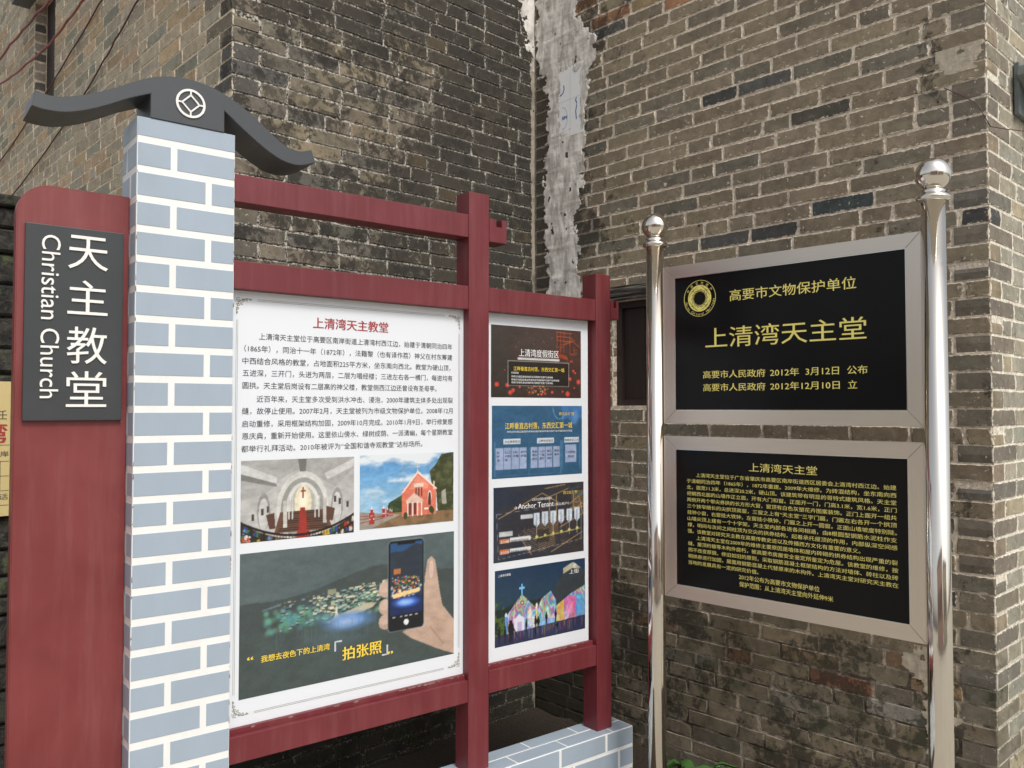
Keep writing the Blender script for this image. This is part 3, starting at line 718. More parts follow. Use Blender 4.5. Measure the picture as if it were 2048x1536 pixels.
vs, fs = ribbon([[(x0+q,z1-e),(x1-q,z1-e)] for e in (.002,.006)]+[[(x0+q,z0+e),(x1-q,z0+e)] for e in (.002,.006)]+[[(x1-e,z0+q),(x1-e,z1-q)] for e in (.002,.006)]+[[(x0+e,z0+q),(x0+e,z1-q)] for e in (.002,.006)], .0009, PT)
mesh_obj('border_rule', vs, fs, M['olive'], pa)

# ---- printed pictures: colour per vertex of a fine grid
class Pic:
    def __init__(s, W, H, bg=(128,128,128)):
        s.W, s.H = W, H; s.a = np.zeros((H, W, 3)); s.a[:] = np.array(bg) / 255.
        s.y, s.x = np.mgrid[0:H, 0:W].astype(float); s.x /= W - 1; s.y /= H - 1; s.rng = np.random.RandomState(W * 7 + H)
    def noise(s, sc, seed=0, oct=4, ax=1.0, ay=1.0):
        r = np.random.RandomState(seed); out = np.zeros((s.H, s.W)); amp = 1; tot = 0
        for o in range(oct):
            n = max(2, int(sc * 2**o * ax)); m = max(2, int(sc * 2**o * ay)); g = r.rand(m + 2, n + 2)
            fx = s.x * n; fy = s.y * m; ix = fx.astype(int); iy = fy.astype(int); tx = fx - ix; ty = fy - iy; tx = tx*tx*(3-2*tx); ty = ty*ty*(3-2*ty)
            out += amp * ((g[iy, ix]*(1-tx)+g[iy, ix+1]*tx)*(1-ty)+(g[iy+1, ix]*(1-tx)+g[iy+1, ix+1]*tx)*ty); tot += amp; amp *= .5
        return out / tot
    def put(s, mask, col, alpha=1.0):
        m = (np.clip(mask, 0, 1) * alpha)[..., None]; c = np.array(col) / 255. if not isinstance(col, np.ndarray) else col; s.a = s.a * (1 - m) + c * m
    def poly(s, pts, col, alpha=1.0):
        m = np.zeros((s.H, s.W), bool); n = len(pts)
        for i in range(n):
            (x1, y1), (x2, y2) = pts[i], pts[(i+1) % n]
            if y1 == y2: continue
            m ^= ((y1 > s.y) != (y2 > s.y)) & (s.x < (x2-x1)*(s.y-y1)/(y2-y1)+x1)
        s.put(m.astype(float), col, alpha); return m
    def rect(s, x0, y0, x1, y1, col, alpha=1.0): s.put(((s.x >= x0) & (s.x <= x1) & (s.y >= y0) & (s.y <= y1)).astype(float), col, alpha)
    def ell(s, cx, cy, rx, ry, col, alpha=1.0, soft=0.0):
        d = np.sqrt(((s.x-cx)/rx)**2 + ((s.y-cy)/ry)**2); s.put(np.clip((1-d)/soft, 0, 1) if soft else (d < 1).astype(float), col, alpha)
    def line(s, p, q, wd, col, alpha=1.0):
        asp = s.H / s.W; px, py = p[0], p[1]*asp; dx, dy = q[0]-px, q[1]*asp-py; L2 = dx*dx+dy*dy or 1e-9
        t = np.clip(((s.x-px)*dx+(s.y*asp-py)*dy)/L2, 0, 1); d = np.hypot(s.x-px-t*dx, s.y*asp-py-t*dy)
        s.put(np.clip((wd-d)/(wd*.5), 0, 1), col, alpha)
    def build(s, name, x0, x1, z0, z1, parent, y=PY-.0006, shear=(0,0)):
        H, W = s.H, s.W; X = x0 + (x1-x0)*s.x; Z = z1 + (z0-z1)*s.y
        co = np.stack([X, np.full_like(X, y), Z], -1).reshape(-1); q = np.arange(H*W).reshape(H, W)
        f = np.stack([q[1:, :-1], q[1:, 1:], q[:-1, 1:], q[:-1, :-1]], -1).reshape(-1)
        m = bpy.data.meshes.new(name); m.vertices.add(H*W); m.vertices.foreach_set('co', co); nf = (H-1)*(W-1)
        m.loops.add(nf*4); m.loops.foreach_set('vertex_index', f.astype(np.int32)); m.polygons.add(nf)
        m.polygons.foreach_set('loop_start', np.arange(nf, dtype=np.int32)*4); m.update(calc_edges=True)
        b = s.a.copy(); b[1:-1, 1:-1] = (s.a[1:-1, 1:-1]*4 + s.a[:-2, 1:-1] + s.a[2:, 1:-1] + s.a[1:-1, :-2] + s.a[1:-1, 2:]) / 8
        g1 = s.noise(28, 41, 3); g2 = s.noise(9, 42, 4); sel = ((b.sum(2) > .08) & (b.sum(2) < 2.6))[..., None]
        b = np.where(sel, b * (1 + .16*(g1-.5) + .14*(g2-.5))[..., None] + (s.rng.rand(H, W, 1)-.5)*.035, b)
        a = np.clip(b, 0, 1); a = np.where(a <= .04045, a/12.92, ((a+.055)/1.055)**2.4) * .86
        c = np.concatenate([a.reshape(-1, 3), np.ones((H*W, 1))], 1).reshape(-1)
        m.attributes.new('pcol', 'FLOAT_COLOR', 'POINT').data.foreach_set('color', c); m.materials.append(M['print'])
        o = bpy.data.objects.new(name, m); COL.objects.link(o); o.parent = parent; return o

# church interior
p = Pic(230, 152, (190,190,188)); n = p.noise(5, 1)
p.a *= (.9 + .2*n)[..., None]
p.poly([(0,0),(1,0),(1,.15),(.82,.38),(.62,.2),(.5,.12),(.38,.2),(.2,.42),(0,.48)], (172,172,170))
p.poly([(0,.04),(.3,.22),(.3,.3),(0,.16)], (206,207,206)); p.poly([(1,.02),(.72,.2),(.75,.28),(1,.12)], (208,208,206)); p.poly([(.48,0),(.56,0),(.55,.16),(.5,.16)], (120,120,118))
p.poly([(0,.16),(.3,.3),(.3,.34),(0,.24)], (95,95,92), .6)
p.ell(.53,.62,.23,.46, (214,214,210)); p.ell(.53,.64,.195,.40, (158,158,153)); p.ell(.53,.62,.15,.32, (222,222,218)); p.ell(.53,.60,.115,.255, (188,186,178)); p.ell(.53,.56,.075,.215, (235,226,196)); p.ell(.53,.52,.05,.15, (250,244,222), 1, .6)
p.rect(.524,.36,.534,.5, (150,60,45)); p.rect(.508,.40,.552,.42, (150,60,45))
p.poly([(.33,.66),(.73,.66),(.8,.92),(.28,.92)], (105,72,56)); p.poly([(.505,.62),(.545,.62),(.60,1),(.47,1)], (160,52,44))
for i in range(9):
    y = .66+.028*i; p.rect(.38-.008*i,y,.495,y+.012,(52,38,32)); p.rect(.56,y,.68+.01*i,y+.012,(52,38,32))
for x in (.40,.43,.63,.665): p.rect(x,.48,x+.014,.76,(205,203,198))
p.rect(.355,.52,.39,.86,(200,198,192)); p.rect(.71,.52,.745,.84,(196,194,190))
for x,y in ((.19,.64),(.84,.62)): p.ell(x,y,.055,.23,(150,150,148)); p.ell(x,y+.03,.042,.2,(205,205,204))
for x,y in ((.09,.66),(.17,.6),(.215,.57),(.81,.5),(.855,.53),(.93,.58)): p.rect(x,y,x+.02,y+.08,(70,66,60))
p.poly([(.21,.68),(.28,.66),(.29,.86),(.24,.86)], (92,62,50)); p.poly([(.74,.62),(.82,.66),(.8,.82),(.74,.8)], (96,66,54))
yb = .70 + .30*(1-((p.x-.5)/.56)**2); fl = ((p.y > yb)).astype(float); p.put(fl, (54,44,38))
rr = np.random.RandomState(4)
for i in range(150):
    x = rr.rand(); y0 = .70+.30*(1-((x-.5)/.56)**2)+.02; y = y0 + rr.rand()*.24; c = [(200,60,50),(230,225,215),(70,130,60),(40,80,170),(210,180,60),(30,28,26),(120,150,190),(180,120,90)][rr.randint(8)]
    p.ell(x, y, .010+.012*rr.rand(), .015+.03*rr.rand(), c, .85)
p.poly([(.47,1),(.6,1),(.575,.93),(.495,.93)],(165,50,44))
for o_, wd in ((0,.007),(.1,.004)): 
    yy = .70+.26*(1-((p.x-.5)/.56)**2)+o_; p.put((np.abs(p.y-yy) < wd*2.2).astype(float), (36,24,20))
for i in range(0, 40): 
    x=i/39; y0=.70+.26*(1-((x-.5)/.56)**2); p.line((x,y0),(x+(x-.5)*.03,y0+.12),.0022,(40,28,24))
i1 = p.build('picture', .031, .3795, 1.126, 1.355, pa); tag(i1, 'printed photo of a white vaulted church interior with red aisle')
# pink church outside
p = Pic(230, 152, (96,160,215)); n = p.noise(3, 8, 5, 1, 1.6)
g = np.stack([88+80*p.y, 150+60*p.y, 208+25*p.y], -1)/255.; p.a = g
p.put(np.clip((n-.46)*6, 0, 1)*np.clip(1.3-p.y*1.2+p.x*.6, 0, 1), (238,242,246), .95)
p.poly([(.27,.74),(.3,.66),(.36,.62),(.44,.56),(.52,.50),(.62,.55),(.62,.88),(.27,.88)], (44,62,34)); p.poly([(1,0),(.86,.02),(.80,.16),(.73,.26),(.75,.44),(.80,.5),(.82,.86),(1,.88)], (62,66,40))
nn = p.noise(22, 5, 3); mk = ((p.x > .72) & (p.y < .85) & (p.a[...,2] < .3)) | ((p.x < .6) & (p.a[...,2] < .3)); p.put(mk*np.clip((nn-.45)*3,0,1), (104,112,74), .8)
p.poly([(0,.84),(.3,.80),(1,.84),(1,1),(0,1)], (142,112,80)); p.put((p.y > .84)*np.clip((p.noise(14, 6)-.4)*2,0,1), (92,74,54), .7); p.poly([(0,.76),(.42,.84),(.1,1),(0,1)], (158,150,140))
p.poly([(.43,.52),(.60,.26),(.80,.50),(.80,.87),(.43,.87)], (226,122,98)); p.poly([(.425,.54),(.60,.24),(.815,.51),(.80,.52),(.60,.28),(.44,.55)], (245,226,214))
p.poly([(.60,.30),(.72,.44),(.70,.5),(.5,.5)], (236,150,126)); p.rect(.555,.42,.66,.475,(240,214,196))
for x in (.575,.605,.635): p.rect(x,.48,x+.012,.60,(88,60,56))
p.poly([(.47,.66),(.56,.55),(.66,.66),(.65,.70),(.48,.70)], (232,200,184))
for x in (.485,.54,.59,.635): p.rect(x,.68,x+.014,.88,(240,222,210))
p.rect(.50,.69,.53,.86,(120,60,52)); p.rect(.555,.69,.585,.86,(110,56,50)); p.ell(.73,.62,.022,.09,(240,220,206)); p.ell(.73,.63,.014,.075,(82,46,44)); p.rect(.716,.63,.744,.74,(82,46,44))
p.rect(.77,.40,.785,.52,(240,214,200)); p.rect(.592,.14,.601,.28,(210,200,196)); p.rect(.572,.18,.622,.196,(210,200,196))
p.poly([(.86,.56),(.91,.52),(.92,.74),(.87,.74)], (170,168,156)); p.rect(.67,.77,.72,.8,(244,230,220))
for i, x in enumerate((.095,.105,.225,.27,.30,.32)): 
    h = [.16,.16,.12,.09,.07,.06][i]; y = [.94,.9,.86,.85,.85,.85][i]; wd=[.05,.03,.03,.02,.014,.012][i]
    p.rect(x,y-h,x+wd,y,(176,52,46)); p.poly([(x,y-h),(x+wd/2,y-h-.05),(x+wd,y-h)],(236,230,220)); p.rect(x,y-h*.5,x+wd,y-h*.4,(230,220,210))
for yy in (.82,.86,.91): p.line((0,yy),(.24,.84+(yy-.82)*.3),.004,(150,60,52))
for x,y in ((.47,.86),(.745,.80),(.76,.82)): p.ell(x,y,.022,.05,(52,70,34),.9)
i2 = p.build('picture', .399, .7435, 1.1305, 1.3575, pa); tag(i2, 'printed photo of a pink gabled church under a blue sky')
# night village with phone
p = Pic(340, 190, (84,96,98)); n = p.noise(3, 3)
p.a = np.stack([86-10*p.y+8*n, 101-8*p.y+6*n, 103-8*p.y+6*n], -1)/255.
p.put((p.y > .30 - .11*np.exp(-((p.x-.62)/.22)**2) + .05*np.exp(-((p.x-.1)/.25)**2) + .012*p.noise(20, 9)).astype(float), (66,74,73), .8)
p.put((p.y > .56).astype(float)*(.5+.5*p.noise(4, 6, 3, 3, .6)), (74,88,86), .6)
rr = np.random.RandomState(9); p.y += .13
def village(cx0, cx1, cy, spread, cnt, cols, sz, clipx=None):
    for i in range(cnt):
        x = cx0 + (cx1-cx0)*rr.rand(); y = cy(x) + (rr.rand()-.5)*spread; c = cols[rr.randint(len(cols))]; w_ = sz*(.4+rr.rand()); 
        if clipx and not (clipx[0] < x < clipx[1]): continue
        p.rect(x, y, x+w_, y+w_*1.1, c, .85); p.rect(x, y+w_*.9, x+w_, y+w_*1.4, (34,40,38), .8)
for i in range(170):
    x = .1+.58*rr.rand(); y = .62 - .10*x + (rr.rand()-.3)*.16; p.ell(x, y, .016, .028, [(110,190,180),(96,160,120),(130,190,140),(80,140,160)][rr.randint(4)], .45, .8)
village(.16, .66, lambda x: .63-.17*x, .20, 120, [(196,196,176),(170,190,150),(110,150,130),(120,150,170)], .012)
village(.30, .66, lambda x: .60-.13*x, .15, 190, [(236,232,206),(206,204,178),(176,190,180),(246,236,200),(150,190,190),(120,150,140)], .015)
p.poly([(.36,.70),(.42,.66),(.55,.60),(.60,.61),(.58,.64),(.40,.72)], (206,196,170), .9); p.poly([(.405,.64),(.41,.58),(.415,.64),(.43,.69),(.395,.7)], (226,222,204)); p.rect(.37,.46,.41,.50,(150,152,130))
p.ell(.47,.715,.15,.085,(96,140,206),1,.6); p.ell(.46,.72,.09,.055,(164,194,240),1,.8); p.ell(.22,.63,.07,.07,(90,170,180),.55,.9); p.ell(.34,.66,.06,.06,(110,180,200),.5,.9); p.ell(.56,.56,.06,.05,(120,190,150),.4,.9); p.ell(.42,.82,.22,.13,(84,106,118),.5,.9)
for i in range(26): x = .12+.5*rr.rand(); p.line((x,.70),(x,.76+.1*rr.rand()),.004,(90,120,118),.25)
p.poly([(.09,.54),(.17,.51),(.17,.525),(.09,.55)], (104,122,130))
# hand and phone
p.y += -.13 + .055; p.x += .028
sk = (196,168,150)
p.poly([(.87,.40),(.885,.26),(.905,.235),(.925,.27),(.935,.36),(.95,.52),(.965,.64),(1.04,.80),(1.04,1.06),(.97,1.01),(.90,.95),(.80,.86),(.755,.80),(.86,.74)], sk)
for y_, r_ in ((.44,.06),(.575,.06),(.69,.055)): p.ell(.672,y_+.01,.034,r_,sk); p.ell(.668,y_-.01,.028,r_*.7,(212,184,168))
p.ell(.905,.34,.012,.07,(226,200,188),.8); p.ell(.95,.8,.05,.12,(176,144,126),.5,.6); p.line((.90,.80),(.97,.95),.004,(150,118,100),.6)
def rrect(x0,y0,x1,y1,rx,col):
    ry = rx*1.8; dx = np.maximum(np.maximum(x0+rx-p.x, p.x-(x1-rx)), 0)/rx; dy = np.maximum(np.maximum(y0+ry-p.y, p.y-(y1-ry)), 0)/ry; p.put((dx*dx+dy*dy < 1).astype(float), col)
rrect(.680,.075,.868,.79,.022,(120,132,138)); rrect(.684,.082,.864,.785,.02,(26,28,32))
X0, X1, Y0, Y1 = .692, .857, .10, .66
m = (p.x > X0)&(p.x < X1)&(p.y > Y0)&(p.y < Y1); ty = np.clip((p.y-Y0)/(Y1-Y0), 0, 1)
p.put(m.astype(float), np.stack([44+20*ty, 84-10*ty, 130-40*ty], -1)/255.)
p.put((m & (p.y > .185-.07*(p.x-X0)/(X1-X0)+.01*np.sin(p.x*60))).astype(float), (48,58,70)); p.put((m & (p.y > .53)).astype(float), (30,44,90))
for i in range(190):
    x = X0+.004+(X1-X0-.016)*rr.rand(); y = .36+.16*rr.rand()+.02*(X1-x); c=[(236,190,120),(210,120,60),(240,232,210),(80,150,70),(60,110,200),(190,70,60),(150,190,210)][rr.randint(7)]; w_=.004+.008*rr.rand(); p.rect(x,y,x+w_,y+w_*1.2,c,.9)
p.rect(.71,.30,.745,.345,(190,120,70)); p.poly([(.70,.50),(.75,.485),(.845,.47),(.845,.5),(.71,.53)],(238,206,150)); p.ell(.775,.57,.08,.05,(80,130,232),1,.6); p.ell(.77,.57,.05,.03,(170,205,250),.9,.8)
p.rect(.73,.082,.82,.115,(20,22,26)); p.ell(.775,.725,.013,.0235,(240,240,240)); 
for x in (.705,.742,.768,.792,.82): p.rect(x,.672,x+.014,.684,(220,220,210),.8)
p.y -= .055; p.x -= .028
i3 = p.build('picture', .0305, .7455, .6955, 1.0965, pa); tag(i3, 'printed photo of a hand holding a phone before a lit village at night')
PT2 = PY - .0014
text('caption', '我想去夜色下的上清湾', .093, .302, .7885, .0205, M['yellowink'], pa, PT2, bold=.02)
text('caption', '拍张照', .344, .476, .7500, .042, M['yellowink'], pa, PT2, bold=.022)
text('caption', '“', .054, .070, .785, .034, M['yellowink'], pa, PT2, bold=.03); text('caption', '”', .499, .516, .722, .034, M['yellowink'], pa, PT2, bold=.03)
vs, fs = ribbon([[(.320,.778),(.320,.806),(.342,.806)]], .0062, PT2); v2, f2 = ribbon([[(.4965,.768),(.4965,.739),(.478,.739)]], .0062, PT2)
mesh_obj('corner_bracket', vs+v2, fs+[tuple(i+len(vs) for i in f) for f in f2], simple('pale_grey_ink', (.5,.53,.58), .5), pa)

# four pictures on the narrow panel
XA, XB = .8975, 1.3165
p = Pic(200, 126, (64,58,54)); n = p.noise(4, 2)
p.a = np.stack([62+16*p.x+10*n-14*p.y, 58+4*n-12*p.y, 55-12*p.y], -1)/255.
rr = np.random.RandomState(3); orr = (206,92,52)
for i in range(26):
    x = .70+.3*rr.rand(); y = .05+.42*rr.rand(); 
    if rr.rand() < .5: p.line((x,y),(x+.09*rr.rand(),y+.05*(rr.rand()-.5)),.003,orr,.8)
    else: p.line((x,y),(x,y+.12*rr.rand()),.003,orr,.8)
for y_ in (.04,.10,.16): p.line((.71,y_),(.90,y_+.01),.0035,(214,96,54))
for x_ in (.72,.76,.80,.87): p.line((x_,.02),(x_,.34),.003,(196,80,46))
p.poly([(.71,.34),(.83,.38),(.84,.44),(.72,.40)],(196,72,40),.7); p.line((.79,.22),(.90,.16),.004,orr); p.line((.90,.16),(1,.26),.004,orr)
for i in range(60): x=.36+.22*rr.rand(); y=.82+.13*rr.rand(); p.rect(x,y,x+.015,y+.012,[(214,120,60),(180,70,44),(236,200,150),(90,60,44)][rr.randint(4)],.85)
for x,y,r_ in ((.06,.82,.024),(.17,.83,.022),(.20,.93,.022),(.23,.90,.02),(.30,.85,.012),(.54,.95,.014),(.58,.94,.01),(.61,.87,.009),(.66,.92,.014),(.78,.91,.011),(.84,.94,.026),(.87,.72,.018),(.91,.60,.014),(.93,.63,.012),(.97,.76,.024),(.88,.46,.01),(.92,.85,.01),(.14,.62,.008)):
    p.ell(x,y,r_,r_*1.5,(196,70,58)); p.ell(x,y,r_*.5,r_*.8,(226,110,88),.8,.6)
p.rect(.175,.49,.855,.835,(30,28,27),.7)
for a,b in (((.175,.49),(.855,.49)),((.175,.835),(.855,.835)),((.175,.49),(.175,.835)),((.855,.49),(.855,.835))): p.line(a,b,.003,(190,186,176))
p.rect(.28,.44,.745,.468,(210,210,208)); 
for i in range(14): x=.2+.5*rr.rand(); y=.05+.3*rr.rand(); p.line((x,y),(x+.006,y+.02),.0022,(170,160,150),.8)
o = p.build('picture', XA, XA+.419, 1.5405, 1.7915, pb); tag(o, 'printed slide with glowing orange tower and red lanterns on black')
text('caption', '上清湾度假街区', XA+.122, XA+.308, 1.6880, .0295, M['whiteink'], pb, PT2, bold=.012)
text('caption', '江畔垂直古村落，东西交汇第一城', XA+.098, XA+.335, 1.6360, .0165, M['yellowink'], pb, PT2, bold=.01)
for i, (z, b) in enumerate(((1.6245, .12), (1.6115, .28), (1.6005, .31), (1.5905, .28))): text('small_print', '打造高地' if i == 0 else '传统文化街区建设民居历史风貌保护文旅产业新地标', XA+.088, XA+b, z, .0078, M['whiteink'], pb, PT2, bold=.008)
p = Pic(200, 122, (52,94,128)); n = p.noise(3, 4); p.a *= (.92+.16*n)[..., None]
p.put((p.y < .22-.05*np.sin(p.x*40)).astype(float)*(p.x > .76), (72,124,184), .75); p.ell(.92,.16,.05,.15,(108,158,214),.6,.7)
for k_ in (0, 1): a = [(.74+.075*math.cos(t)+k_*.008, .02+.17*math.sin(t)) for t in np.linspace(0, math.pi*.8, 12)]; [p.line((1.48-u[0]-.0,u[1]),(1.48-v[0],v[1]),.0025,(120,176,220)) for u, v in zip(a, a[1:])]
def ob(x0,y0,x1,y1,c=(110,160,196)):
    for a,b in (((x0,y0),(x1,y0)),((x0,y1),(x1,y1)),((x0,y0),(x0,y1)),((x1,y0),(x1,y1))): p.line(a,b,.0022,c)
ob(.03,.50,.39,.97); ob(.395,.50,.75,.97); ob(.765,.50,.975,.93)
for x0, x1 in ((.12,.30),(.48,.67),(.79,.96)): p.rect(x0,.455,x1,.535,(214,222,232))
for x0, nn in ((.04,4),(.41,4)):
    for i in range(nn): p.rect(x0+.083*i,.585,x0+.083*i+.077,.88,(156,172,206))
p.rect(.80,.57,.93,.82,(158,174,208))
o = p.build('picture', XA+.004, XA+.423, 1.2595, 1.5115, pb); tag(o, 'printed blue slide with white flow chart boxes')
Xb = XA + .004
text('caption', '江畔垂直古村落，东西交汇第一城', Xb+.056, Xb+.370, 1.4315, .0245, M['yellowink'], pb, PT2, bold=.012)
text('caption', '西江边之“西”', Xb+.305, Xb+.385, 1.478, .0125, M['yellowink'], pb, PT2)
text('small_print', '传统文化街区建设历史风貌保护民居改造文旅产业升级综合示范区', Xb+.065, Xb+.370, 1.4175, .0072, M['whiteink'], pb, PT2)
for x0_, x1_, s_ in ((.054,.124,'文化商务街区'),(.205,.278,'江畔休闲街区'),(.333,.402,'西侧多彩工坊')): text('small_print', s_, Xb+x0_, Xb+x1_, 1.382, .0105, M['ink'], pb, PT2)
for i, ss in enumerate((('村','史','馆'),('私人艺','术博物','馆'),('大师工','作室'),('乡村','讲堂'))):
    for j_, s_ in enumerate(ss): text('small_print', s_, Xb+.021+.0348*i, Xb+.021+.0348*i+(.026 if len(s_)>1 else .011), 1.345-.013*j_, .0098, M['ink'], pb, PT2)
for i, ss in enumerate((('精品','酒店','酒吧'),('一户','一品','餐厅'),('娱乐','休闲','体验'),('民宿','客栈'))):
    for j_, s_ in enumerate(ss): text('small_print', s_, Xb+.178+.0348*i, Xb+.178+.0348*i+.022, 1.345-.013*j_, .0098, M['ink'], pb, PT2)
text('small_print', '江滨夜游体验', Xb+.339, Xb+.386, 1.338, .0098, M['ink'], pb, PT2); text('small_print', '游乐园', Xb+.348, Xb+.378, 1.322, .0098, M['ink'], pb, PT2)
p = Pic(200, 124, (36,50,66)); n = p.noise(4, 7); p.a = np.stack([32+30*n+10*p.x, 46+16*n, 66-14*p.x+8*n], -1)/255.
rr = np.random.RandomState(12)
p.poly([(.05,.30),(.5,.10),(.62,.22),(.62,.60),(.05,.9)],(58,52,54),.5)
for i in range(16): t=i/15; p.line((.46+.02*t,.50+.42*t),(.62+.05*t,.46+.38*t),.0028,(206,164,104),.85)
for i in range(12): t=i/11; p.line((.30+.05*t,.62+.3*t),(.44+.04*t,.60+.3*t),.0026,(170,132,88),.7)
for a,b in (((.05,.42),(.52,.12)),((.52,.12),(.74,.30)),((.55,.06),(.78,.02)),((.60,.18),(.82,.08)),((.70,.55),(.99,.30)),((.72,.62),(1,.45)),((.62,.95),(.98,.72)),((.26,.66),(.40,.95)),((.84,.30),(1,.14)),((.88,.14),(.88,.36)),((.94,.20),(.99,.45)),((.84,.36),(1,.36)),((.6,.18),(.6,.5)),((.68,.16),(.68,.45))): p.line(a,b,.0042,(214,170,104),.85)
for i in range(10): y=.12+.024*i; p.line((.86,y+.05),(1,y),.0026,(226,176,100),.8)
for i in range(60): x=.28+.7*rr.rand(); y=.3+.6*rr.rand(); p.line((x,y),(x+.06*(rr.rand()-.2),y+.10*(rr.rand()-.5)),.0026,(186,146,96),.55)
p.rect(.46,.62,.60,.8,(34,30,30),.5); p.rect(.62,.44,.70,.70,(150,106,64),.45)
for a,b in (((.03,.36),(.97,.28)),((.03,.36),(.05,.96)),((.05,.96),(.97,.82)),((.97,.28),(.97,.82))): p.line(a,b,.002,(170,176,184),.8)
for i in range(6):
    x=.425+.0925*i; y=.385-.004*i; p.poly([(x,y),(x+.066,y),(x+.066,y+.15),(x+.033,y+.20),(x,y+.15)],(206,218,232)); p.line((x+.033,y+.2),(x+.033,y+.36),.0022,(200,200,196)); p.ell(x+.033,.715-.012*i,.016,.018,(216,208,120))
p.line((.42,.74),(.96,.665),.005,(190,184,110)); p.rect(.285,.395,.415,.45,(196,202,208)); p.rect(.06,.60,.20,.665,(198,202,206)); 
for y in (.695,.835): p.rect(.065,y,.165,y+.06,(196,120,80)); p.rect(.167,y-.004,.385,y+.05,(222,224,228)); p.poly([(.385,y-.004),(.40,y+.02),(.385,y+.05)],(222,224,228))
p.put(((p.x > .78)&(p.y < .2)&(p.noise(8, 3) > .45)).astype(float), (60,96,120), .5)
o = p.build('picture', XA+.011, XA+.431, .9715, 1.229, pb); tag(o, 'printed slide with lit wooden stairs and the words Anchor Tenant')
Xc = XA + .011
text('caption', 'Anchor Tenant', Xc+.107, Xc+.272, 1.1490, .0265, M['whiteink'], pb, PT2, bold=.004)
text('caption', '→', Xc+.088, Xc+.103, 1.1480, .018, M['whiteink'], pb, PT2); text('caption', '（核心租户）', Xc+.276, Xc+.345, 1.150, .0110, M['whiteink'], pb, PT2)
text('small_print', '文化与业态两大板块驱动', Xc+.170, Xc+.262, 1.174, .0105, M['whiteink'], pb, PT2); text('caption', '西江边之“西”', Xc+.318, Xc+.392, 1.189, .0120, M['yellowink'], pb, PT2)
for i in range(6):
    for j_ in range(5): text('small_print', '主力文化街'[j_], Xc+.1865+.0388*i, Xc+.1945+.0388*i, 1.117-.0085*j_+.001*i, .0080, M['ink'], pb, PT2)
for z, s_ in ((1.037, '传统建筑 街区改造升级'), (1.0005, '民居 博物馆 文化体验中心')):
    text('small_print', s_, Xc+.075, Xc+.155, z, .0085, M['ink'], pb, PT2); text('small_print', '主力店铺', Xc+.03, Xc+.066, z, .0095, M['whiteink'], pb, PT2)
p = Pic(220, 140, (40,62,84)); p.a = np.stack([34+10*p.y, 58+16*p.y, 88-10*p.y], -1)/255.
p.put((p.y > .48-.1*p.x+.05*p.noise(16, 3)).astype(float), (34,46,44)); p.put(((p.x < .1)&(p.y > .42)&(p.noise(20, 3) > .5)).astype(float), (78,104,46), .9)
p.poly([(.74,.16),(.86,.05),(.96,.14),(1,.2),(1,.46),(.66,.60),(.64,.34)],(58,66,72)); p.poly([(.74,.10),(.86,.03),(.95,.13),(.84,.12),(.74,.18)],(190,186,160))
for i in range(15): p.line((.66+.024*i,.36-.012*i),(.66+.024*i,.56-.014*i),.003,(32,38,44),.8)
fac = np.zeros((p.H, p.W), bool)
def fpoly(pts):
    q = Pic(p.W, p.H, (0,0,0)); return q.poly(pts, (255,255,255))
mask = fpoly([(.13,.86),(.13,.60),(.28,.36),(.44,.58),(.44,.86)]) | fpoly([(.44,.86),(.44,.62),(.5,.46),(.6,.38),(.66,.52),(.66,.86)]) | fpoly([(.66,.86),(.66,.60),(.84,.46),(1,.38),(1,.92)])
h = (p.noise(4, 21, 4, 2.2, .8)*3.0 + p.x*2.2 + p.noise(12, 2, 3, 1.6, .5)*.9) % 1.0
pal_ = np.array([(64,150,226),(232,82,168),(250,196,70),(110,214,206),(240,110,60),(168,108,222),(240,240,246),(96,190,120)])/255.
ix = (h*len(pal_)).astype(int) % len(pal_); fr_ = (h*len(pal_)) % 1; cc_ = pal_[ix]*(1-fr_[..., None]) + pal_[(ix+1) % len(pal_)]*fr_[..., None]
cc_ = cc_ * (.82+.3*p.noise(26, 13, 2, 1, .5))[..., None]; blue = np.array((84,168,232))/255.; cc_ = cc_*.80 + blue*.20; wv = np.clip((p.noise(16, 77, 4, 1.6, .5)-.52)*5, 0, 1)[..., None]; cc_ = cc_*(1-.6*wv) + .6*wv
p.put(mask.astype(float), cc_)
p.put(((p.noise(10, 31, 3) > .56)&mask&(p.x>.28)&(p.x<.66)&(p.y>.5)).astype(float), (96,170,240), .55); p.put(((np.abs(p.x-.83)<.07)&(p.y>.5)&mask).astype(float)*p.noise(9,5,3), (240,70,160), .9); p.put(((np.abs(p.x-.71)<.04)&mask).astype(float)*np.clip(p.noise(6,8,3)*1.4,0,1), (250,190,60), .9); p.put(((p.x>.89)&mask&(p.y>.5)).astype(float)*p.noise(9,15,3), (60,170,240), 1)
p.ell(.285,.475,.022,.03,(50,50,60)); p.rect(.278,.22,.292,.37,(120,190,250)); p.rect(.255,.265,.315,.29,(120,190,250))
for a in range(10): p.line((.285,.475),(.285+.06*math.cos(a*.63),.475+.10*math.sin(a*.63)),.0022,(252,236,160),.8)
p.poly([(.20,.68),(.25,.62),(.31,.68),(.31,.86),(.20,.86)],(226,226,240)); p.rect(.235,.72,.28,.86,(190,180,220)); p.ell(.115,.62,.014,.05,(200,226,246)); p.rect(.103,.62,.127,.88,(96,150,210)); p.rect(.432,.56,.452,.86,(220,206,140)); p.ell(.442,.55,.012,.04,(236,236,240))
p.poly([(0,.86),(1,.80),(1,1),(0,1)],(48,52,84)); 
for i in range(60): x=.14+.84*rr.rand(); p.line((x,.85-.02*x),(x,.88+.1*rr.rand()),.006,tuple(int(v*200) for v in pal_[rr.randint(8)]),.38)
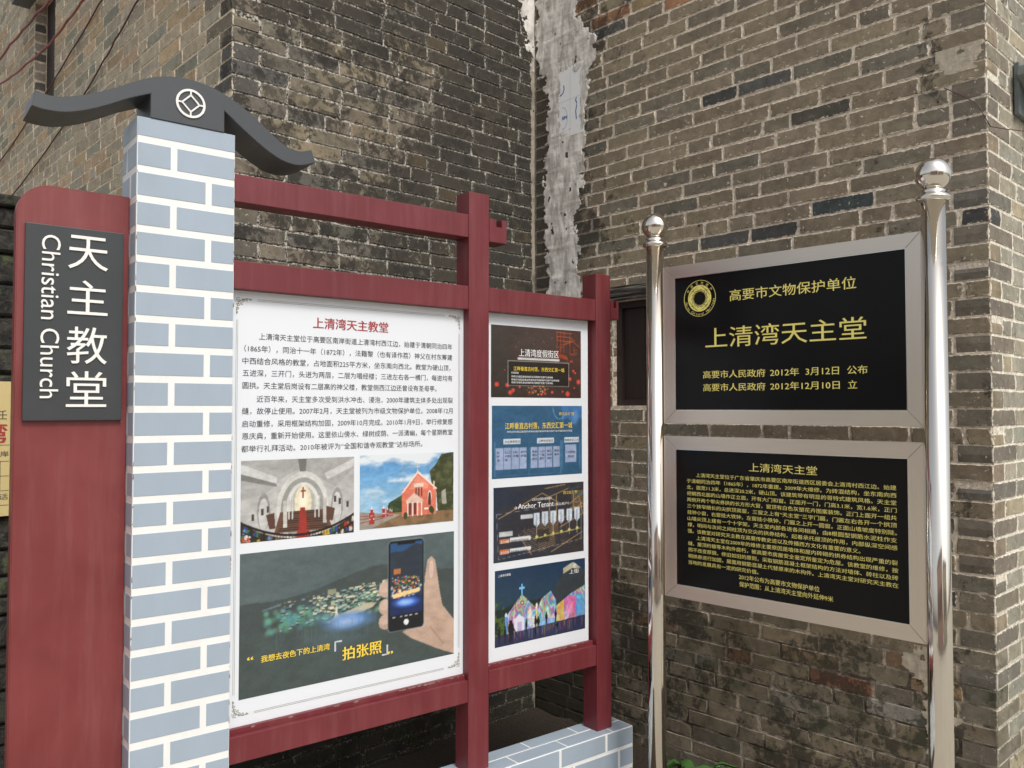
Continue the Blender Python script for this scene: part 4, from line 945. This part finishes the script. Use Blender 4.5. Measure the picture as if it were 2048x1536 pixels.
for x,y,h_,w_ in ((.165,.70,.26,.032),(.045,.76,.2,.014),(.33,.72,.16,.012),(.43,.70,.16,.014),(.46,.72,.13,.018),(.55,.68,.14,.013),(.655,.66,.16,.012),(.67,.84,.08,.014),(.105,.76,.2,.012),(.43,.86,.1,.01)):
    p.ell(x,y,w_*.5,.022,(34,26,30)); p.ell(x,y+h_*.35,w_,h_*.34,(30,24,30)); p.line((x-w_*.3,y+h_*.5),(x-w_*.4,y+h_),w_*.3,(30,24,30)); p.line((x+w_*.3,y+h_*.5),(x+w_*.4,y+h_),w_*.3,(34,26,34))
p.line((.19,.78),(.24,.92),.006,(30,24,30)); p.line((.2,.80),(.16,.95),.006,(30,24,30))
o = p.build('picture', XA+.017, XA+.437, .6835, .9445, pb); tag(o, 'printed photo of a church covered in coloured light projections at night')
text('small_print', '上清湾效果图', XA+.03, XA+.085, .9225, .0095, M['whiteink'], pb, PT2)
text('caption', '老', XA+.375, XA+.393, .9140, .020, M['whiteink'], pb, PT2, bold=.01); text('caption', '上街', XA+.358, XA+.405, .8950, .018, M['whiteink'], pb, PT2, bold=.01)

# ---------------------------------------------------------------- stainless steel heritage sign
SX = (.7095, -.7047); S0 = (.51017, 2.95680)
hsn = root('heritage_sign', (S0[0], S0[1], 0), SX, 'stainless steel double sign with two black gold-lettered plates between ball-topped poles', 'sign')
LP, RP, PR = 0.0, .932, .0318
for px in (LP, RP):
    po = lathe('pole', [(PR, 0), (PR, .62), (PR*.985, .628), (PR, .64), (PR, 2.0755)], M['mirror'], hsn, (px, 0, 0), 64)
    lathe('collar', [(.024, 2.075), (.040, 2.0765), (.0445, 2.082), (.0445, 2.088), (.040, 2.094), (.034, 2.097), (.030, 2.101), (.033, 2.105), (.026, 2.110)], M['mirror'], po, (px, 0, 0), 48)
    prof = [(.0465*math.sin(a), 2.1515 - .0465*math.cos(a)) for a in [math.pi*(k+.5)/26 for k in range(26)]]
    lathe('ball_finial', prof, M['mirror'], po, (px, 0, 0), 48)
def sign_panel(x0, x1, z0, z1, ix0, ix1, iz0, iz1):
    fr = bpy.data.objects.new('sign_panel', None); COL.objects.link(fr); fr.parent = hsn
    O = [(x0,z0),(x1,z0),(x1,z1),(x0,z1)]; I = [(ix0,iz0),(ix1,iz0),(ix1,iz1),(ix0,iz1)]
    g_ = .0006
    for k in range(4):
        a, b = O[k], O[(k+1) % 4]; c, d = I[(k+1) % 4], I[k]
        dx, dz = (b[0]-a[0]), (b[1]-a[1]); L = math.hypot(dx, dz); dx, dz = dx/L*g_, dz/L*g_
        pts = [(a[0]+dx, a[1]+dz), (b[0]-dx, b[1]-dz), (c[0]-dx, c[1]-dz), (d[0]+dx, d[1]+dz)]
        m = M['brushed'] if k in (0, 2) else M['brushed_v']
        prism('frame_rail', pts[::-1], -.001, .028, m, fr, .0012)
    box('core', x0+.003, x1-.003, .004, .026, z0+.003, z1-.003, M['cap'], fr)
    plt = box('plate', ix0-.0005, ix1+.0005, .0022, .006, iz0-.0005, iz1+.0005, M['granite'], fr)
    e = .0016
    for a in ((ix0, ix1, iz1-e, iz1), (ix0, ix1, iz0, iz0+e)): box('edge_strip', a[0], a[1], -.0004, .0028, a[2], a[3], M['chrome_edge'], fr)
    for a in ((ix0, ix0+e), (ix1-e, ix1)): box('edge_strip', a[0], a[1], -.0005, .0029, iz0+e, iz1-e, M['chrome_edge'], fr)
    return fr, plt
M['brushed_v'] = steel('brushed_steel_frame_upright', .26, .4, tint=(.76, .68, .60))
f1, p1 = sign_panel(.034, .8985, 1.4500, 1.9995, .083, .8565, 1.4955, 1.9565)
f2, p2 = sign_panel(.034, .8985, .8485, 1.4065, .0835, .8555, .8940, 1.3605)
GY = .0012
G = M['gold']
text('lettering', '高要市文物保护单位', .296, .715, 1.8600, .0405, G, f1, GY, bold=.008, depth=.001)
text('lettering', '上清湾天主堂', .203, .743, 1.7110, .0735, G, f1, GY, bold=.008, depth=.001)
for z, seq in ((1.6055, [('高要市人民政府',.193,.421),('2012年',.438,.534),('3月12日',.556,.660),('公布',.685,.745)]), (1.5620, [('高要市人民政府',.193,.421),('2012年12月10日',.438,.662),('立',.687,.714)])):
    for s_, a, b in seq: text('lettering', s_, a, b, z, .0275, G, f1, GY, bold=.008, depth=.001)
text('lettering', '上清湾天主堂', .361, .589, 1.3000, .0300, G, f2, GY, bold=.01)
T2 = [(.163,.822,'上清湾天主堂位于广东省肇庆市高要区南岸街道西区居委会上清湾村西江边。始建'),
 (.126,.822,'于清朝同治四年（1865年），1872年重建。2009年大维修。为砖混结构，坐东南向西'),
 (.126,.822,'北，面宽11.3米，总进深20.2米，硬山顶。该建筑带有明显的哥特式建筑风格。天主堂'),
 (.127,.822,'把朝西北面的山墙作正立面，开有大门和窗。正面开一门，门高3.1米，宽1.6米，正门'),
 (.127,.822,'两侧开两个带尖券拱的长方形大窗，窗顶有白色灰塑花卉图案装饰。正门上面开一组共'),
 (.127,.822,'三个狭窄细长的尖拱顶高窗，三窗之上有“天主堂”三字门匾，门匾左右各开一个拱顶'),
 (.128,.822,'挂钟小窗，右窗挂大铁钟，左窗挂小铁钟，门匾之上开一圆窗。正面山墙坡度特别陡。'),
 (.128,.822,'山墙尖顶上建有一个十字架。天主堂内部各进各间相通，由8根圆型钢筋水泥柱作支'),
 (.129,.823,'撑，明间与次间之间柱顶为交尖的拱券结构，起着承托屋顶的作用，内部纵深空间感'),
 (.129,.718,'强。该教堂对研究天主教在高要传教史迹以及传播西方文化有重要的意义。'),
 (.163,.823,'上清湾天主堂在2009年的维修主要原因是墙体和屋内砖砌的拱券结构出现严重的裂'),
 (.130,.824,'缝、屋顶桁檩等木构件腐朽，被高要市房屋安全鉴定所鉴定为危屋。该教堂的维修，按'),
 (.131,.824,'照不改变原貌、修旧如旧的原则，采取钢筋混凝土框架结构的方法对墙体、砖柱以及砖'),
 (.131,.824,'砌拱券进行加固，屋面用钢筋混凝土代替原来的木构件。上清湾天主堂对研究天主教在'),
 (.131,.392,'当地的发展具有一定的研究价值。')]
for i, (a, b, s_) in enumerate(T2): text('lettering', s_, a, b, 1.2680 - .02127*i + .0014, .0150, G, f2, GY, bold=.005)
text('lettering', '2012年公布为高要市文物保护单位', .322, .593, .9470, .0180, G, f2, GY, bold=.008); text('lettering', '保护范围：从上清湾天主堂向外延伸9米', .323, .635, .9235, .0180, G, f2, GY, bold=.008)
# round emblem: outer ring, golden ring with dark flame centre, wording around
ecx, ecz = .1815, 1.8775
ev, ef = annulus(.0608, .0622, ecx, ecz, GY, 64, .0008)
vs, fs = ribbon([], 1, 0)
NR = 192
k = len(ev)
for i in range(NR):
    a = 2*math.pi*i/NR; ev += [(ecx+.0455*math.cos(a), GY, ecz+.0455*math.sin(a)), (ecx+.0315*math.cos(a), GY, ecz+.0315*math.sin(a))]
for i in range(NR): j = (i+1) % NR; ef.append((k+2*i, k+2*j, k+2*j+1, k+2*i+1))
for b_ in range(14):        # swirling rays around the dark centre
    a0 = 2*math.pi*b_/14; k = len(ev)
    for t in range(7):
        u_ = t/6; rr_ = .0325 - .0110*u_**.8; aa = a0 - .95*u_; w_ = .0034*(1-u_)+.0002
        ev += [(ecx+(rr_+w_)*math.cos(aa), GY+.0001, ecz+(rr_+w_)*math.sin(aa)), (ecx+(rr_-w_*.4)*math.cos(aa), GY+.0001, ecz+(rr_-w_*.4)*math.sin(aa))]
    for t in range(6): ef.append((k+2*t, k+2*t+1, k+2*t+3, k+2*t+2))
emb = mesh_obj('emblem', ev, ef, M['gold_pale'] if 'gold_pale' in M else G, f1)
vs, fs = [], []
for q in range(4):      # four dark birds in the ring
    a0 = math.pi/2*q + .2; pl = [[(ecx+(.040-.004*math.sin(3*t))*math.cos(a0+t), ecz+(.040-.004*math.sin(3*t))*math.sin(a0+t)) for t in [w_*.12 for w_ in range(11)]]]
    pl.append([(ecx+.043*math.cos(a0+.45), ecz+.043*math.sin(a0+.45)), (ecx+.034*math.cos(a0+.6), ecz+.034*math.sin(a0+.6))]); pl.append([(ecx+.036*math.cos(a0+.4), ecz+.036*math.sin(a0+.4)), (ecx+.041*math.cos(a0+.75), ecz+.041*math.sin(a0+.75))])
    v_, f_ = ribbon(pl, .0014, GY - .0004); o_ = len(vs); vs += v_; fs += [tuple(i+o_ for i in f) for f in f_]
mesh_obj('bird_marks', vs, fs, M['granite'], f1)
for i, ch in enumerate('中国文化遗产'):
    a = rad(148 - i*23.2); s_ = .0105; text('emblem_lettering', ch, ecx+.0485*math.cos(a)-s_*.5*math.sin(a), None, ecz+.0485*math.sin(a)+s_*.5*math.cos(a), s_, G, f1, GY, rotz=a-math.pi/2)
tx = 'China Cultural Heritage'; 
for i, ch in enumerate(tx):
    if ch == ' ': continue
    a = rad(193 + i*7.25); s_ = .0125; text('emblem_lettering', ch, ecx+.0585*math.cos(a)+s_*.22*math.sin(a), None, ecz+.0585*math.sin(a)-s_*.22*math.cos(a), s_, G, f1, GY, rotz=a+math.pi/2, bold=.01)

# ---------------------------------------------------------------- left edge: old dark wall and yellow plaque
def oldwall_mat():
    t = NT('blackened_stone'); P = t.pos(); n = t.noise(P, 14, 7, .7, .8); f = t.noise(P, 70, 5, .75)
    c = t.mix(t.ramp(n, .35, .7), (.012, .012, .011), (.085, .078, .066)); c = t.mix(t.math('MULTIPLY', t.ramp(f, .62, .72), .7), c, (.20, .20, .17))
    c = t.mix(t.math('MULTIPLY', t.ramp(t.noise(P, 9, 4, .6), .58, .66), .6), c, (.10, .13, .05)); t.bump(t.math('ADD', n, f), 1, .012); return t.done(c, .95)
om = oldwall_mat()
ow = root('stone_wall', (-1.97009, 3.3, 0), D1, 'low blackened mossy stone wall at the far left edge behind the red side panel', 'wall')
r = random.Random(3)
bm = bmesh.new(); add_box(bm, -1.2, .03, .02, .3, 0, 2.30); bm_obj('core', bm, om, ow)
z = 0; k = 0; st = []
while z < 2.28:
    hgt = r.uniform(.07, .13); hgt = min(hgt, 2.30 - z) if 2.3 - z > .03 else .05; x = .04
    while x > -1.2:
        L = r.uniform(.16, .34); bm = bmesh.new(); add_box(bm, x-L+.006, x-.004, r.uniform(-.012, .006), .04, z+.004, z+hgt-.004)
        bmesh.ops.bevel(bm, geom=bm.edges[:], offset=.010, segments=1, affect='EDGES')
        for v in bm.verts: v.co += Vector((0, .006*mnoise.noise(v.co*25), .005*mnoise.noise(v.co*18)))
        bm_obj('stone', bm, om, ow); x -= L
    z += hgt
box('coping', -1.2, .05, -.03, .31, 2.302, 2.345, om, ow, .012)
yp = root('yellow_plaque', (-1.97009 + .02, 3.3 - .025, 0), D1, 'pale yellow plaque with dark red characters cut off by the left edge of the photo', 'plaque')
ybd = box('board', -.62, -.020, -.006, .0, 1.084, 1.607, M['yellow'], yp, .001); box('clear_edge', -.0198, -.008, -.005, .002, 1.084, 1.607, M['clear'], yp)
text('lettering', '主任', -.118, -.032, 1.462, .040, M['ink'], yp, -.0068); text('lettering', '湾', -.115, -.032, 1.375, .085, M['redink'], yp, -.0068, bold=.03)
text('lettering', '南岸', -.085, -.024, 1.315, .026, M['ink'], yp, -.0068, bold=.01); text('lettering', '电话', -.085, -.024, 1.150, .026, M['ink'], yp, -.0068, bold=.01)
vs, fs = ribbon([[(-.6, z_), (-.022, z_)] for z_ in (1.36, 1.297, 1.24, 1.183, 1.127)] + [[(-.052, 1.183), (-.052, 1.297)]], .0018, -.0068); mesh_obj('rule', vs, fs, M['ink'], yp)

# ---------------------------------------------------------------- cables on the far left wall, wire and bracket on the right
def wpt(o, xd, x, z, off): d = Vector(xd).normalized(); n_ = Vector((-d.y, d.x)); q = Vector(o) + d*x - n_*off; return (q.x, q.y, z)
def cable(pts, off, rr_, mat, label, sag=.02):
    P = []
    for (a, b), (c, d) in zip(pts, pts[1:]):
        for k in range(12): t = k/12; P.append(wpt(E0, D2, a+(c-a)*t, b+(d-b)*t - sag*math.sin(math.pi*t)*4*.5, off + .002*math.sin(t*3+a)))
    P.append(wpt(E0, D2, *pts[-1], off))
    o = tube('cable', P, rr_, mat); tag(o, label, 'cable', 'loose cables hanging across the far left wall'); return o
cable([(-5.3, 3.95), (-3.746, 3.895), (-3.263, 3.900), (-2.93, 3.885), (-2.603, 3.876), (-2.314, 3.850), (-1.4, 3.86)], .05, .0075, M['cable_red'], 'uppermost bright red cable crossing the far left brick wall', .004)
cable([(-5.3, 4.05), (-3.734, 3.755), (-3.247, 3.680), (-2.853, 3.645), (-2.413, 3.605), (-2.199, 3.603), (-1.954, 3.615), (-1.7, 3.626), (-1.0, 3.70)], .045, .0065, M['cable_red'], 'second bright red cable, sagging just below the uppermost one', .003)
cable([(-5.3, 3.02), (-3.691, 3.223), (-3.026, 3.309), (-2.539, 3.382), (-1.992, 3.478), (-1.51, 3.569), (-.9, 3.69)], .010, .0042, M['cable_dark'], 'thin dark cable left of the other dark one, below the red cables', .002)
cable([(-5.3, 2.62), (-3.435, 2.905), (-2.797, 2.987), (-2.238, 3.076), (-1.788, 3.163), (-1.419, 3.254), (-1.265, 3.301), (-.981, 3.377), (-.4, 3.54)], .010, .0042, M['cable_dark'], 'thin dark reddish cable nearest the wall corner', .002)
o = tube('wire', [wpt(CORNER, D2, 1.93, 2.56, .006), wpt(CORNER, D2, 1.98, 2.524, .006), wpt(CORNER, D2, 2.03, 2.480, .008), wpt(CORNER, D2, 2.069, 2.395, .012), wpt(E3, D1, .12, 2.415, .02), wpt(E3, D1, .377, 2.462, .03), wpt(E3, D1, .9, 2.6, .03)], .0016, M['cable_dark'])
tag(o, 'thin black wire bent round the right brick corner', 'wire')
br = root('wall_bracket', (E3[0], E3[1], 0), D1, 'grey metal bracket with flaking paint sticking out at the upper right edge', 'bracket')
prism('arm', [(.235,2.655),(.235,2.625),(.42,2.52),(.62,2.52),(.62,2.60),(.45,2.655)], -.10, -.02, M['bracket'], br, .003)
box('base_plate', .26, .60, -.02, -.003, 2.50, 2.68, M['bracket'], br, .003)
r = random.Random(2)
nl = []
for i, (x, z) in enumerate([(1.912,2.52),(1.90,2.175),(1.86,2.17),(1.62,2.05),(1.75,1.30),(.97,2.26)]):
    o = lathe('nail', [(.0035, 0), (.0045, .002), (.0045, .004), (.002, .0045), (.002, .03)], M['cable_dark'], wC, (0,0,0), 8); o.location = (x, -.008, z); o.rotation_euler = (rad(-90), 0, 0)

# ---------------------------------------------------------------- soil strip and seedlings at the foot of the wall
N_ = 40; vs, fs = [], []
for i in range(N_+1):
    for j in range(13):
        x = -.1 + 2.3*i/N_; y = -.01 - (1.55 if i < 22 else .40)*j/12; vs.append((x, y, .004 + .035*(1-j/12) + (.018*mnoise.noise(Vector((x*14, y*14, 0)))*(1-j/13))))
for i in range(N_):
    for j in range(12): q = i*13+j; fs.append((q, q+1, q+14, q+13))
so = mesh_obj('soil', vs, fs, soil_mat(), None, True); so.location = (CORNER[0], CORNER[1], 0); so.rotation_euler = (0,0,math.atan2(D2[1], D2[0])); so['kind'] = 'structure'
def leaf(parent, base, az, L, wd, droop, seed):
    rr_ = random.Random(seed); vs, fs = [], []; n = 7
    for i in range(n+1):
        t = i/n; ww = wd*math.sin(math.pi*min(1, t*.92+.06))**.8*(1+.10*math.sin(i*2.3)); x = L*t; z = droop*t*t + .004*math.sin(t*6)
        for s_ in (-1, 0, 1): vs.append((x, s_*ww, z + (-.0 if s_ == 0 else .006*math.sin(t*3)+.003)))
    for i in range(n):
        for s_ in (0, 1): q = 3*i+s_; fs.append((q, q+1, q+4, q+3))
    o = mesh_obj('leaf', vs, fs, M['leaf'], parent, True); o.location = base; o.rotation_euler = (rr_.uniform(-.3,.3), rr_.uniform(-.35,.1), az); return o
for i, (X, Y, lb, sc) in enumerate([(.652, 3.26, 'small green broad-leaved seedling beside the left steel pole at the wall foot', 1.0), (.775, 3.22, 'small green seedling with spreading leaves further right of the left steel pole', 1.1)]):
    pt = root('seedling', (X, Y, 0), (1, 0), lb, 'plant', 'seedlings at the foot of the right wall')
    tube('stem', [(0,0,0),(.004,.002,.04),(.0,.0,.142)], .0022, M['leaf'], pt, 6)
    for k in range(6): leaf(pt, (0,0,.098+.008*k), k*1.05+i, (.060+.010*(k % 3))*sc, .022*sc, .004-.012*(k % 2), k+i*9)

# ---------------------------------------------------------------- unseen houses added behind the camera for the steel to reflect
hs_ = root('pink_house', (-9.0, -9.0, 0), (1, 0), 'pale pink plastered house across the street, seen only as a reflection in the polished steel', 'building')
wm = simple('pink_plaster', (.74, .50, .42), .85, var=.1, scale=2); wm2 = simple('cream_plaster', (.80, .72, .58), .85, var=.1, scale=2)
box('wall', 0, 11, -4, 0, 0, 4.6, wm, hs_); box('roof', -.2, 11.2, -4.2, .25, 4.61, 4.8, M['cap'], hs_)
for i in range(4):
    f = box('window', 1.0+2.6*i, 2.2+2.6*i, -.02, .03, 1.4, 3.0, M['wood_dark'], hs_); 
hs2 = root('cream_house', (3.0, -9.5, 0), (1, 0), 'cream plastered house beside the pink one, seen only as a reflection in the polished steel', 'building')
box('wall', 0, 9, -4, 0, 0, 4.0, wm2, hs2); box('roof', -.2, 9.2, -4.2, .25, 4.01, 4.2, M['cap'], hs2)
for i in range(3): box('window', 1.0+2.8*i, 2.2+2.8*i, -.02, .03, 1.2, 2.7, M['wood_dark'], hs2)

finish_texts()
